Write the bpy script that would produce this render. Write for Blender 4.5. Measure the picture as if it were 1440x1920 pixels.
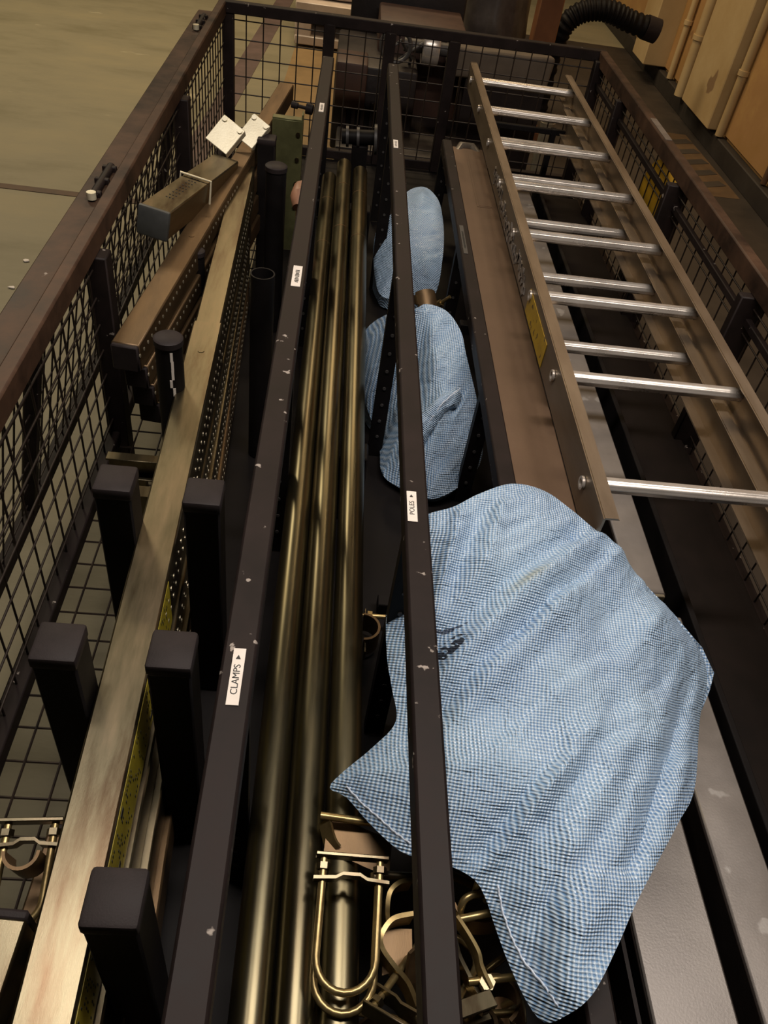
import bpy, bmesh, math, random
from mathutils import Vector, Matrix, noise, geometry
random.seed(7)
for o in list(bpy.data.objects): bpy.data.objects.remove(o)
SC = bpy.context.scene
COL = SC.collection

# ------------------------------------------------------------------ camera
cam = bpy.data.cameras.new('camera'); cam_o = bpy.data.objects.new('camera', cam); COL.objects.link(cam_o)
cam.sensor_fit = 'VERTICAL'; cam.sensor_height = 24.0; cam.lens = 24.0 * 1500.0 / 1920.0
cam.clip_start = 0.01
cam_o.matrix_world = Matrix(((0.99218, -0.08456, -0.09178, 0), (-0.00718, 0.69550, -0.71849, 0), (0.12459, 0.71353, 0.68945, 1.75), (0, 0, 0, 1)))
SC.camera = cam_o

# ------------------------------------------------------------------ world, lamps, exposure
w = bpy.data.worlds.new('world'); SC.world = w; w.use_nodes = True
w.node_tree.nodes['Background'].inputs[0].default_value = (1.0, 0.80, 0.58, 1)
w.node_tree.nodes['Background'].inputs[1].default_value = 0.005
def lamp(name, loc, size, power, colour, target=None):
    l = bpy.data.lights.new(name, 'AREA'); l.shape = 'RECTANGLE'; l.size = size[0]; l.size_y = size[1]
    l.energy = power; l.color = colour
    o = bpy.data.objects.new(name, l); COL.objects.link(o); o.location = loc
    d = (Vector(target) - Vector(loc)) if target else Vector((0, 0, -1))
    o.rotation_euler = d.to_track_quat('-Z', 'Y').to_euler()
    return o
lamp('ceiling_lamp_near', (0.45, 0.90, 3.3), (2.8, 0.25), 90, (1.0, 0.90, 0.81))
lamp('ceiling_lamp_far', (-0.2, 7.2, 4.6), (1.6, 0.5), 95, (1.0, 0.74, 0.44))
lamp('fill_lamp_left', (-3.0, 6.2, 4.6), (1.2, 1.2), 150, (1.0, 0.84, 0.58))  # added fill that brightens the floor at the left
lamp('fill_lamp_wall', (1.2, 5.2, 4.4), (0.6, 0.6), 38, (1.0, 0.72, 0.42), (2.6, 6.2, 0.9))  # added fill aimed at the ochre wall to brighten it
vs = SC.view_settings; vs.view_transform = 'Standard'; vs.look = 'None'; vs.gamma = 1.0; vs.use_curve_mapping = False
vs.exposure = 0.0

# ------------------------------------------------------------------ helpers
def V(*a): return Vector(a)
def nd(nt, t, **k):
    n = nt.nodes.new(t)
    for a, b in k.items(): setattr(n, a, b)
    return n
def mat(name, c1, c2=None, scale=6.0, rough=0.5, metal=0.0, bump=0.0, bscale=120.0, chips=None, chip_at=0.68, chip_scale=45.0, stretch=(1, 1, 1), c3=None, spec=0.5):
    m = bpy.data.materials.new(name); m.use_nodes = True; nt = m.node_tree
    b = nt.nodes['Principled BSDF']
    b.inputs['Roughness'].default_value = rough; b.inputs['Metallic'].default_value = metal
    b.inputs['Specular IOR Level'].default_value = spec
    tc = nd(nt, 'ShaderNodeTexCoord'); mp = nd(nt, 'ShaderNodeMapping'); mp.inputs['Scale'].default_value = stretch
    nt.links.new(tc.outputs['Object'], mp.inputs['Vector'])
    n = nd(nt, 'ShaderNodeTexNoise'); n.inputs['Scale'].default_value = scale; n.inputs['Detail'].default_value = 6; n.inputs['Roughness'].default_value = 0.65
    nt.links.new(mp.outputs[0], n.inputs['Vector'])
    r = nd(nt, 'ShaderNodeValToRGB'); e = r.color_ramp.elements
    c2 = c2 or tuple(x * 0.7 for x in c1)
    e[0].position = 0.32; e[0].color = (*c2, 1); e[1].position = 0.68; e[1].color = (*c1, 1)
    if c3: x = e.new(0.5); x.color = (*c3, 1)
    nt.links.new(n.outputs['Fac'], r.inputs['Fac'])
    out = r.outputs['Color']
    if chips:
        n2 = nd(nt, 'ShaderNodeTexNoise'); n2.inputs['Scale'].default_value = chip_scale; n2.inputs['Detail'].default_value = 3
        nt.links.new(mp.outputs[0], n2.inputs['Vector'])
        r2 = nd(nt, 'ShaderNodeValToRGB'); r2.color_ramp.elements[0].position = chip_at; r2.color_ramp.elements[1].position = chip_at + 0.03
        nt.links.new(n2.outputs['Fac'], r2.inputs['Fac'])
        mx = nd(nt, 'ShaderNodeMix', data_type='RGBA'); mx.inputs['B'].default_value = (*chips, 1)
        nt.links.new(r2.outputs['Color'], mx.inputs['Factor']); nt.links.new(out, mx.inputs['A']); out = mx.outputs['Result']
    nt.links.new(out, b.inputs['Base Color'])
    ma = nd(nt, 'ShaderNodeMapRange'); ma.inputs['To Min'].default_value = max(0.05, rough - 0.1); ma.inputs['To Max'].default_value = min(1, rough + 0.12)
    nt.links.new(n.outputs['Fac'], ma.inputs['Value']); nt.links.new(ma.outputs[0], b.inputs['Roughness'])
    if bump:
        n3 = nd(nt, 'ShaderNodeTexNoise'); n3.inputs['Scale'].default_value = bscale; n3.inputs['Detail'].default_value = 4
        nt.links.new(mp.outputs[0], n3.inputs['Vector'])
        bp = nd(nt, 'ShaderNodeBump'); bp.inputs['Strength'].default_value = bump; bp.inputs['Distance'].default_value = 0.002
        nt.links.new(n3.outputs['Fac'], bp.inputs['Height']); nt.links.new(bp.outputs[0], b.inputs['Normal'])
    return m
def obj(name, bm, material, parent=None, smooth=True, label=None, kind=None):
    me = bpy.data.meshes.new(name)
    if isinstance(bm, bmesh.types.BMesh):
        bmesh.ops.recalc_face_normals(bm, faces=bm.faces); bm.to_mesh(me); bm.free()
    else: me = bm
    for m in (material if isinstance(material, (list, tuple)) else [material]): me.materials.append(m)
    if smooth:
        for p in me.polygons: p.use_smooth = True
        me.set_sharp_from_angle(angle=math.radians(38))
    o = bpy.data.objects.new(name, me); COL.objects.link(o)
    if parent:
        o.parent = parent; o.matrix_parent_inverse = world_of(parent).inverted()
    if label: o['label'] = label
    if kind: o['kind'] = kind
    return o
def world_of(o):
    m = Matrix.LocRotScale(o.location, o.rotation_euler, o.scale)
    return (world_of(o.parent) @ o.matrix_parent_inverse @ m) if o.parent else m
def tag(o, label, cat, group=None):
    o['label'] = label; o['category'] = cat
    if group: o['group'] = group
    return o
def thing(name, label, cat, loc, group=None, rot=(0, 0, 0)):
    o = bpy.data.objects.new(name, None); COL.objects.link(o); o.location = loc; o.rotation_euler = rot; o.empty_display_size = 0.05
    return tag(o, label, cat, group)
def BM(): return bmesh.new()
def frame(d, up=(0, 0, 1)):
    d = Vector(d).normalized(); u = Vector(up)
    s = d.cross(u)
    if s.length < 1e-4: s = d.cross(Vector((0, 1, 0)))
    s.normalize(); u = s.cross(d).normalized()
    return s, d, u                       # side, along, up
def add_box(bm, c, size, M=None, bev=0.0, mi=0, seg=1):
    r = bmesh.ops.create_cube(bm, size=1.0); vs_ = r['verts']
    for v in vs_: v.co = Vector((v.co.x * size[0], v.co.y * size[1], v.co.z * size[2]))
    fs = {f for v in vs_ for f in v.link_faces}
    if bev:
        es = list({e for v in vs_ for e in v.link_edges})
        rr = bmesh.ops.bevel(bm, geom=es, offset=bev, segments=seg, affect='EDGES', profile=0.5)
        vs_ = list({v for f in rr['faces'] for v in f.verts} | {v for v in vs_ if v.is_valid}); fs = {f for v in vs_ for f in v.link_faces}
    T = Matrix.Translation(Vector(c)) @ (M.to_4x4() if M else Matrix.Identity(4))
    for v in vs_: v.co = T @ v.co
    for f in fs: f.material_index = mi
def add_bar(bm, p0, p1, wd, ht, up=(0, 0, 1), bev=0.002, mi=0):
    p0 = Vector(p0); p1 = Vector(p1); s, d, u = frame(p1 - p0, up)
    M = Matrix((s, d, u)).transposed()
    add_box(bm, (p0 + p1) / 2, (wd, (p1 - p0).length, ht), M, bev, mi)
def add_tube(bm, pts, r, n=10, caps=True, mi=0, closed=False):
    pts = [Vector(p) for p in pts]; rings = []; N = len(pts); prev = None
    for i, p in enumerate(pts):
        a = pts[(i - 1) % N] if (closed or i > 0) else p; b = pts[(i + 1) % N] if (closed or i < N - 1) else p
        d = (b - a).normalized()
        if prev is None:
            s, _, u = frame(d)
        else:
            s = prev - d * prev.dot(d); s.normalize(); u = s.cross(d)
        prev = s
        rr = r[i] if isinstance(r, (list, tuple)) else r
        rings.append([bm.verts.new(p + (s * math.cos(t) + u * math.sin(t)) * rr) for t in (2 * math.pi * k / n for k in range(n))])
    for i in range(N if closed else N - 1):
        A, B = rings[i], rings[(i + 1) % N]
        for k in range(n):
            f = bm.faces.new((A[k], A[(k + 1) % n], B[(k + 1) % n], B[k])); f.material_index = mi
    if caps and not closed:
        bm.faces.new(rings[0][::-1]).material_index = mi; bm.faces.new(rings[-1]).material_index = mi
def add_pipe(bm, p0, p1, ro, ri, n=24, mi=0):
    p0 = Vector(p0); p1 = Vector(p1); s, d, u = frame(p1 - p0); R = []
    for p, r in ((p0, ro), (p1, ro), (p1, ri), (p0, ri)):
        R.append([bm.verts.new(p + (s * math.cos(t) + u * math.sin(t)) * r) for t in (2 * math.pi * k / n for k in range(n))])
    for i in range(4):
        A, B = R[i], R[(i + 1) % 4]
        for k in range(n): bm.faces.new((A[k], A[(k + 1) % n], B[(k + 1) % n], B[k])).material_index = mi
def add_disc(bm, c, nrm, r, th, n=20, mi=0):
    c = Vector(c); nrm = Vector(nrm).normalized(); add_tube(bm, [c - nrm * th / 2, c + nrm * th / 2], r, n, True, mi)
def add_prof(bm, prof, p0, p1, up=(0, 0, 1), mi=0):
    "extrude a closed 2-D profile (side, up) from p0 to p1"
    p0 = Vector(p0); p1 = Vector(p1); s, d, u = frame(p1 - p0, up)
    A = [bm.verts.new(p0 + s * a + u * b) for a, b in prof]; B = [bm.verts.new(p1 + s * a + u * b) for a, b in prof]
    n = len(prof)
    for k in range(n): bm.faces.new((A[k], A[(k + 1) % n], B[(k + 1) % n], B[k])).material_index = mi
    bm.faces.new(A[::-1]).material_index = mi; bm.faces.new(B).material_index = mi

# ------------------------------------------------------------------ materials
M = {}
M['black'] = mat('black painted steel', (0.019, 0.0125, 0.0115), (0.010, 0.007, 0.0065), 12, 0.55, 0.0, 0.0, 400, spec=0.16, chips=(0.30, 0.26, 0.23), chip_at=0.70, chip_scale=48)
M['black_clean'] = mat('black paint', (0.009, 0.0075, 0.0075), (0.005, 0.004, 0.004), 12, 0.55, 0.0, 0.05, 300, spec=0.13)
M['rim'] = mat('worn rim paint', (0.085, 0.046, 0.028), (0.020, 0.012, 0.009), 7, 0.5, 0.0, 0.05, 200, spec=0.18, chips=(0.28, 0.23, 0.19), chip_at=0.74, chip_scale=38)
M['plastic'] = mat('black plastic cap', (0.026, 0.020, 0.020), (0.018, 0.014, 0.014), 30, 0.55, 0.0, 0.12, 500, spec=0.14)
M['wire'] = mat('rusty black wire', (0.030, 0.018, 0.012), (0.012, 0.009, 0.008), 20, 0.5, 0.2)
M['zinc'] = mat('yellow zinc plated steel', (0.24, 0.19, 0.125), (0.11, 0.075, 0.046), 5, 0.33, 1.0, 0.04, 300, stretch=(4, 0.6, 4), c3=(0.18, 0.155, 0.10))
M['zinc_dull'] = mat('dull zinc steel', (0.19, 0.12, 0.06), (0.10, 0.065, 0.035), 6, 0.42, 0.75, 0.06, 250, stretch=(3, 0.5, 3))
M['zinc_bright'] = mat('bright zinc plate', (0.80, 0.74, 0.56), (0.62, 0.56, 0.40), 14, 0.38, 0.35, 0.08, 200)
M['brass'] = mat('passivated pole steel', (0.165, 0.135, 0.074), (0.085, 0.068, 0.040), 4, 0.30, 0.97, 0.0, 220, stretch=(4, 0.5, 4), c3=(0.125, 0.110, 0.068))
M['bolt'] = mat('brassy bolt steel', (0.46, 0.35, 0.16), (0.25, 0.18, 0.08), 30, 0.32, 0.85)
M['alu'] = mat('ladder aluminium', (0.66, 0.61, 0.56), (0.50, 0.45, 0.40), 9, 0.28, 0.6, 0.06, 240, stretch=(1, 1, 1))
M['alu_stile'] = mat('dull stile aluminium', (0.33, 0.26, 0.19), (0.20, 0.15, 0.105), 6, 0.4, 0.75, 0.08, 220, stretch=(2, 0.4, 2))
M['plank'] = mat('grey aluminium plank', (0.26, 0.235, 0.215), (0.19, 0.17, 0.155), 7, 0.40, 0.35, 0.1, 260, chips=(0.34, 0.32, 0.30), chip_at=0.66, chip_scale=13)
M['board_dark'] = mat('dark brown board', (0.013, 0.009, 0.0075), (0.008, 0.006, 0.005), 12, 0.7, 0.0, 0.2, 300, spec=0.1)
M['card'] = mat('brown card', (0.155, 0.095, 0.058), (0.11, 0.066, 0.040), 5, 0.55, 0.15, 0.1, 200)
M['label'] = mat('label paper', (0.74, 0.68, 0.62), (0.66, 0.60, 0.54), 40, 0.6)
M['ink'] = mat('black ink', (0.012, 0.012, 0.012), None, 10, 0.6)
M['yellow'] = mat('yellow sticker', (0.52, 0.33, 0.02), (0.36, 0.22, 0.02), 30, 0.45, chips=(0.12, 0.07, 0.02), chip_at=0.62, chip_scale=60)
M['yellow_print'] = mat('olive yellow print', (0.46, 0.38, 0.03), (0.36, 0.29, 0.03), 20, 0.4, 0.1)
M['foil'] = mat('torn foil remains', (0.55, 0.50, 0.46), (0.015, 0.013, 0.012), 55, 0.3, 0.6, 0.6, 120)
M['hole'] = mat('bright hole edge', (0.55, 0.50, 0.38), (0.35, 0.31, 0.22), 40, 0.3, 0.6)
M['stitch'] = mat('white stitching', (0.62, 0.68, 0.78), (0.45, 0.52, 0.64), 60, 0.7)

def mat_sack():
    m = bpy.data.materials.new('blue woven plastic'); m.use_nodes = True; nt = m.node_tree; b = nt.nodes['Principled BSDF']; L = nt.links.new
    uv = nd(nt, 'ShaderNodeUVMap', uv_map='UVMap')
    nz = nd(nt, 'ShaderNodeTexNoise'); nz.inputs['Scale'].default_value = 9; L(uv.outputs[0], nz.inputs['Vector'])
    ad = nd(nt, 'ShaderNodeMix', data_type='VECTOR'); ad.inputs['Factor'].default_value = 0.009
    L(uv.outputs[0], ad.inputs['A']); L(nz.outputs['Color'], ad.inputs['B'])
    sx = nd(nt, 'ShaderNodeSeparateXYZ'); L(ad.outputs['Result'], sx.inputs[0])
    def wave(o):
        a = nd(nt, 'ShaderNodeMath', operation='MULTIPLY'); a.inputs[1].default_value = 2 * math.pi / 0.0068; L(o, a.inputs[0])
        s = nd(nt, 'ShaderNodeMath', operation='SINE'); L(a.outputs[0], s.inputs[0]); return s.outputs[0]
    p = nd(nt, 'ShaderNodeMath', operation='MULTIPLY'); L(wave(sx.outputs[0]), p.inputs[0]); L(wave(sx.outputs[1]), p.inputs[1])
    mr = nd(nt, 'ShaderNodeMapRange'); mr.inputs['From Min'].default_value = -0.75; mr.inputs['From Max'].default_value = 0.75; L(p.outputs[0], mr.inputs['Value'])
    big = nd(nt, 'ShaderNodeTexNoise'); big.inputs['Scale'].default_value = 7; big.inputs['Detail'].default_value = 5; L(uv.outputs[0], big.inputs['Vector'])
    cr = nd(nt, 'ShaderNodeValToRGB'); e = cr.color_ramp.elements
    e[0].position = 0.38; e[0].color = (0.085, 0.205, 0.42, 1); e[1].position = 0.66; e[1].color = (0.17, 0.325, 0.53, 1); L(big.outputs['Fac'], cr.inputs['Fac'])
    mx = nd(nt, 'ShaderNodeMix', data_type='RGBA'); mx.inputs['B'].default_value = (0.54, 0.655, 0.77, 1)
    L(mr.outputs[0], mx.inputs['Factor']); L(cr.outputs['Color'], mx.inputs['A'])
    col = mx.outputs['Result']
    tc = nd(nt, 'ShaderNodeTexCoord')
    def patch(c, r, colour, strength, noisy, thr):
        nonlocal col
        mp = nd(nt, 'ShaderNodeMapping', vector_type='TEXTURE'); mp.inputs['Location'].default_value = c; mp.inputs['Rotation'].default_value = (0, 0, math.radians(r[2])); mp.inputs['Scale'].default_value = (r[0], r[1], 1)
        L(tc.outputs['Object'], mp.inputs['Vector'])
        sp = nd(nt, 'ShaderNodeSeparateXYZ'); L(mp.outputs[0], sp.inputs[0]); cm = nd(nt, 'ShaderNodeCombineXYZ'); L(sp.outputs[0], cm.inputs[0]); L(sp.outputs[1], cm.inputs[1])
        ln = nd(nt, 'ShaderNodeVectorMath', operation='LENGTH'); L(cm.outputs[0], ln.inputs[0])
        rr = nd(nt, 'ShaderNodeMapRange'); rr.inputs['From Min'].default_value = 1; rr.inputs['From Max'].default_value = thr; L(ln.outputs['Value'], rr.inputs['Value'])
        f = rr.outputs[0]
        if noisy:
            n = nd(nt, 'ShaderNodeTexNoise'); n.inputs['Scale'].default_value = noisy; n.inputs['Detail'].default_value = 1; L(uv.outputs[0], n.inputs['Vector'])
            g = nd(nt, 'ShaderNodeMath', operation='GREATER_THAN'); g.inputs[1].default_value = 0.5; L(n.outputs['Fac'], g.inputs[0])
            h = nd(nt, 'ShaderNodeMath', operation='MULTIPLY'); L(g.outputs[0], h.inputs[0]); L(f, h.inputs[1]); f = h.outputs[0]
        k = nd(nt, 'ShaderNodeMath', operation='MULTIPLY'); k.inputs[1].default_value = strength; L(f, k.inputs[0])
        x = nd(nt, 'ShaderNodeMix', data_type='RGBA'); x.inputs['B'].default_value = (*colour, 1); L(k.outputs[0], x.inputs['Factor']); L(col, x.inputs['A']); col = x.outputs['Result']
    patch((0.345, 0.815, 0), (0.050, 0.014, 35), (0.30, 0.27, 0.10), 0.6, None, 0.0)
    patch((0.224, 0.718, 0), (0.030, 0.016, 38), (0.012, 0.013, 0.02), 1.0, 110, 0.9)
    patch((0.222, 0.752, 0), (0.038, 0.0035, 12), (0.012, 0.02, 0.05), 0.9, 70, 0.8)
    L(col, b.inputs['Base Color'])
    b.inputs['Roughness'].default_value = 0.30; b.inputs['Specular IOR Level'].default_value = 0.85
    bp = nd(nt, 'ShaderNodeBump'); bp.inputs['Strength'].default_value = 0.8; bp.inputs['Distance'].default_value = 0.0014
    L(p.outputs[0], bp.inputs['Height'])
    n4 = nd(nt, 'ShaderNodeTexNoise'); n4.inputs['Scale'].default_value = 26; n4.inputs['Detail'].default_value = 4; n4.inputs['Distortion'].default_value = 0.8; L(uv.outputs[0], n4.inputs['Vector'])
    bp2 = nd(nt, 'ShaderNodeBump'); bp2.inputs['Strength'].default_value = 0.8; bp2.inputs['Distance'].default_value = 0.011
    L(n4.outputs['Fac'], bp2.inputs['Height']); L(bp2.outputs[0], bp.inputs['Normal']); L(bp.outputs[0], b.inputs['Normal'])
    return m
M['sack'] = mat_sack()

# ------------------------------------------------------------------ setting: floor and wall
def structure(name, bm, m, parent=None, smooth=False):
    o = obj(name, bm, m, parent, smooth)
    if not parent: o['kind'] = 'structure'
    return o
floor_m = mat('worn concrete', (0.245, 0.21, 0.125), (0.165, 0.145, 0.085), 1.6, 0.62, 0.0, 0.25, 60, c3=(0.215, 0.19, 0.12), stretch=(0.6, 1.4, 1), chips=(0.33, 0.29, 0.19), chip_at=0.70, chip_scale=4)
bm = BM(); add_box(bm, (0, 4, -0.05), (16, 18, 0.1)); floor = structure('floor', bm, floor_m)
band_m = mat('dark painted band', (0.13, 0.085, 0.075), (0.085, 0.06, 0.05), 5, 0.6)
yel_m = mat('worn yellow floor paint', (0.27, 0.175, 0.075), (0.19, 0.125, 0.055), 4, 0.6)
blk_m = mat('worn black floor paint', (0.035, 0.028, 0.022), (0.05, 0.037, 0.026), 5, 0.6)
bm = BM(); add_bar(bm, (-0.80, 4.3, 0.001), (-0.58, 8.6, 0.001), 0.14, 0.004, bev=0); obj('painted_band', bm, band_m, floor, False)
bm = BM(); add_bar(bm, (-3.6, 3.84, 0.001), (-0.6, 3.84, 0.001), 0.05, 0.004, bev=0); obj('floor_joint', bm, mat('rusty floor joint', (0.10, 0.06, 0.035), (0.06, 0.04, 0.025), 9, 0.7), floor, False)
bm = BM(); add_bar(bm, (-0.24, 4.2, 0.001), (-0.20, 6.85, 0.001), 0.42, 0.004, bev=0); obj('yellow_marking', bm, yel_m, floor, False)
bm = BM(); add_bar(bm, (2.30, 4.85, 0.002), (2.27, 5.95, 0.002), 0.32, 0.004, bev=0); obj('hazard_marking', bm, mat('brown hazard paint', (0.13, 0.075, 0.032), (0.07, 0.042, 0.02), 6, 0.6), floor, False)  # mottled dark brown ground for the hazard stripes
for k in range(5):
    bm = BM(); y = 4.98 + k * 0.185; add_bar(bm, (2.18, y, 0.004), (2.42, y + 0.10, 0.004), 0.075, 0.004, bev=0); obj('hazard_stripe', bm, blk_m, floor, False)
bm = BM(); add_box(bm, (1.80, 4.6, 0.001), (1.52, 7.2, 0.003)); obj('dark_floor_strip', bm, mat('dark brown concrete', (0.040, 0.029, 0.020), (0.022, 0.017, 0.013), 4, 0.6), floor, False)  # wide strip of darker floor colour right of the cage
rnd = random.Random(3)
for k in range(5):
    bm = BM(); x, y = rnd.uniform(-1.8, -0.95), rnd.uniform(2.7, 4.2); pts = [(x + rnd.uniform(.006, .018) * math.cos(t), y + rnd.uniform(.005, .012) * math.sin(t)) for t in (0, 1.1, 2.2, 3.3, 4.4, 5.4)]
    vsx = [bm.verts.new((a, b, 0.003)) for a, b in pts]; bm.faces.new(vsx); r = bmesh.ops.extrude_face_region(bm, geom=bm.faces[:]); bmesh.ops.translate(bm, vec=(0, 0, 0.004), verts=[v for v in r['geom'] if isinstance(v, bmesh.types.BMVert)])
    tag(obj('paper_scrap', bm, M['label'], None, False), 'small pale scrap of litter on the bare concrete floor', 'litter', 'litter on the concrete floor')

wall_m = mat('ochre painted wall', (0.46, 0.28, 0.095), (0.34, 0.19, 0.06), 1.8, 0.6, 0.0, 0.2, 50, c3=(0.38, 0.21, 0.08), chips=(0.20, 0.10, 0.04), chip_at=0.70, chip_scale=3.5)
wall_pale = mat('pale ochre wall', (0.50, 0.37, 0.19), (0.40, 0.27, 0.12), 2.2, 0.6, 0.0, 0.2, 50, chips=(0.24, 0.15, 0.075), chip_at=0.69, chip_scale=4)
WX = 2.56
bm = BM(); add_box(bm, (WX + 0.1, 5.2, 1.5), (0.2, 9.0, 3.0)); wall = structure('wall_right', bm, wall_m)
for y0, y1 in ((3.0, 4.78), (4.82, 5.60), (6.62, 7.2), (7.8, 8.8)):
    bm = BM(); add_box(bm, (WX - 0.01, (y0 + y1) / 2, 1.56), (0.02, y1 - y0, 2.84), bev=0.004); obj('panel', bm, wall_m, wall, False)
bm = BM(); add_box(bm, (WX - 0.06, 5.98, 1.56), (0.12, 0.62, 2.84), bev=0.006); obj('pilaster', bm, wall_pale, wall, False)
bm = BM(); add_box(bm, (WX - 0.10, 7.30, 1.56), (0.22, 0.36, 2.84), bev=0.006); obj('pilaster', bm, wall_pale, wall, False)
for y, x, r in ((5.60, WX - 0.05, 0.028), (6.42, WX - 0.09, 0.045), (4.80, WX - 0.03, 0.018), (6.86, WX - 0.05, 0.024)):
    bm = BM(); add_tube(bm, [(x, y, 0.13), (x, y, 3.0)], r, 12)
    o = obj('wall_pipe', bm, wall_pale if r > 0.02 else mat('rusty conduit', (0.14, 0.07, 0.03), (0.08, 0.04, 0.02), 9, 0.6), wall)
    for zc in (0.5, 1.3):
        bm = BM(); add_tube(bm, [(x, y, zc), (x, y, zc + 0.03)], r + 0.008, 12); obj('pipe_collar', bm, wall_pale, o)
bm = BM(); add_box(bm, (WX - 0.03, 5.2, 0.06), (0.06, 9.0, 0.12), bev=0.006); structure('baseboard_right', bm, mat('black skirting', (0.030, 0.024, 0.018), (0.018, 0.014, 0.011), 5, 0.6))

# ------------------------------------------------------------------ the cage
RZ = 0.95; XL, XR, Y0, Y1 = -0.505, 1.035, -0.25, 3.62; ZB = 0.40
cage = thing('storage_cage', 'long black wire mesh cage trolley holding ladder, poles, beams and sacks', 'cage', (0.26, 1.7, 0))
def unit_wire():
    bm = BM(); add_tube(bm, [(0, 0, -0.5), (0, 0, 0.5)], 1.0, 6)
    me = bpy.data.meshes.new('wire'); bm.to_mesh(me); bm.free(); me.materials.append(M['wire'])
    for p in me.polygons: p.use_smooth = True
    return me
WIRE = unit_wire()
def wire(p0, p1, r, parent):
    p0 = Vector(p0); p1 = Vector(p1); o = bpy.data.objects.new('wire', WIRE); COL.objects.link(o)
    o.parent = parent; o.matrix_parent_inverse = world_of(parent).inverted()
    o.location = (p0 + p1) / 2; o.scale = (r, r, (p1 - p0).length); o.rotation_euler = (p1 - p0).to_track_quat('Z', 'Y').to_euler()
    return o
# left side panel
bm = BM()
add_bar(bm, (XL, Y0, RZ - 0.026), (XL, Y1, RZ - 0.026), 0.030, 0.052, bev=0.004)
add_bar(bm, (XL - 0.058, Y0, RZ - 0.055), (XL - 0.058, Y1, RZ - 0.055), 0.075, 0.022, bev=0.004)
left = obj('side_panel', bm, M['rim'], cage)
bm = BM(); add_bar(bm, (XL, Y0, ZB + 0.018), (XL, Y1, ZB + 0.018), 0.036, 0.036, bev=0.003); obj('bottom_rail', bm, M['black'], left)
for y in (0.32, 1.60, 2.62):
    bm = BM(); add_bar(bm, (XL + 0.012, y, 0.02), (XL + 0.012, y, RZ - 0.05), 0.048, 0.048, up=(0, 1, 0), bev=0.003); obj('upright', bm, M['black'], left)
n = int((Y1 - Y0) / 0.066)
for k in range(n): y = Y0 + 0.03 + k * 0.066; wire((XL, y, ZB + 0.02), (XL, y, RZ - 0.05), 0.0024, left)
for k in range(7): z = ZB + 0.075 + k * 0.066; wire((XL + 0.005, Y0, z), (XL + 0.005, Y1, z), 0.0024, left)
# hinged drop gate hanging outside the left panel
bm = BM(); add_bar(bm, (XL - 0.055, 0.1, RZ - 0.075), (XL - 0.055, Y1 - 0.2, RZ - 0.075), 0.016, 0.016, bev=0.002)
add_bar(bm, (XL - 0.16, 0.1, 0.33), (XL - 0.16, Y1 - 0.2, 0.33), 0.03, 0.03, bev=0.002)
for y in (1.38, 2.9): add_bar(bm, (XL - 0.16, y, 0.33), (XL - 0.055, y, RZ - 0.075), 0.030, 0.03, up=(0, 1, 0), bev=0.002)
gate = obj('drop_gate', bm, M['black'], cage)
n = int((Y1 - 0.4) / 0.066)
for k in range(n): y = 0.14 + k * 0.066; wire((XL - 0.16, y, 0.33), (XL - 0.055, y, RZ - 0.075), 0.0022, gate)
for k in range(8): t = 0.06 + k * 0.125; wire((XL - 0.16 + 0.105 * t, 0.1, 0.33 + 0.545 * t), (XL - 0.16 + 0.105 * t, Y1 - 0.2, 0.33 + 0.545 * t), 0.0022, gate)
for y in (1.93, 3.42):
    bm = BM(); add_tube(bm, [(XL - 0.055, y - 0.09, RZ - 0.038), (XL - 0.055, y + 0.09, RZ - 0.038)], 0.010, 10)
    for d in (-0.075, 0, 0.075): add_box(bm, (XL - 0.055, y + d, RZ - 0.042), (0.034, 0.014, 0.022), bev=0.002)
    h = obj('hinge', bm, M['black'], left)
    bm = BM(); add_disc(bm, (XL - 0.055, y - 0.098, RZ - 0.032), (0, 0, 1), 0.011, 0.016, 10); obj('bolt', bm, M['zinc_bright'], h)
# far panel
bm = BM(); add_bar(bm, (XL - 0.015, Y1, RZ - 0.02), (XR + 0.015, Y1 + 0.05, RZ - 0.02), 0.04, 0.04, bev=0.003)
far = obj('end_panel', bm, M['black'], cage)
bm = BM(); add_bar(bm, (XL, Y1, ZB + 0.018), (XR, Y1 + 0.05, ZB + 0.018), 0.036, 0.036, bev=0.003); obj('bottom_rail', bm, M['black'], far)
for x in (XL + 0.02, -0.085, 0.16, 0.42, XR - 0.01):
    bm = BM(); add_bar(bm, (x, Y1 + 0.01, 0.02 if x in (XL + 0.02, XR - 0.01) else ZB), (x, Y1 + 0.01, RZ - 0.03), 0.045, 0.045, up=(0, 1, 0), bev=0.003); obj('upright', bm, M['black'], far)
k = 0; x = XL + 0.09
while x < XR - 0.02: wire((x, Y1 + 0.016, ZB), (x, Y1 + 0.016, RZ - 0.03), 0.0026, far); x += 0.068
for k in range(7): z = ZB + 0.075 + k * 0.068; wire((XL, Y1 + 0.02, z), (XR, Y1 + 0.03, z), 0.0026, far)
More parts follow.
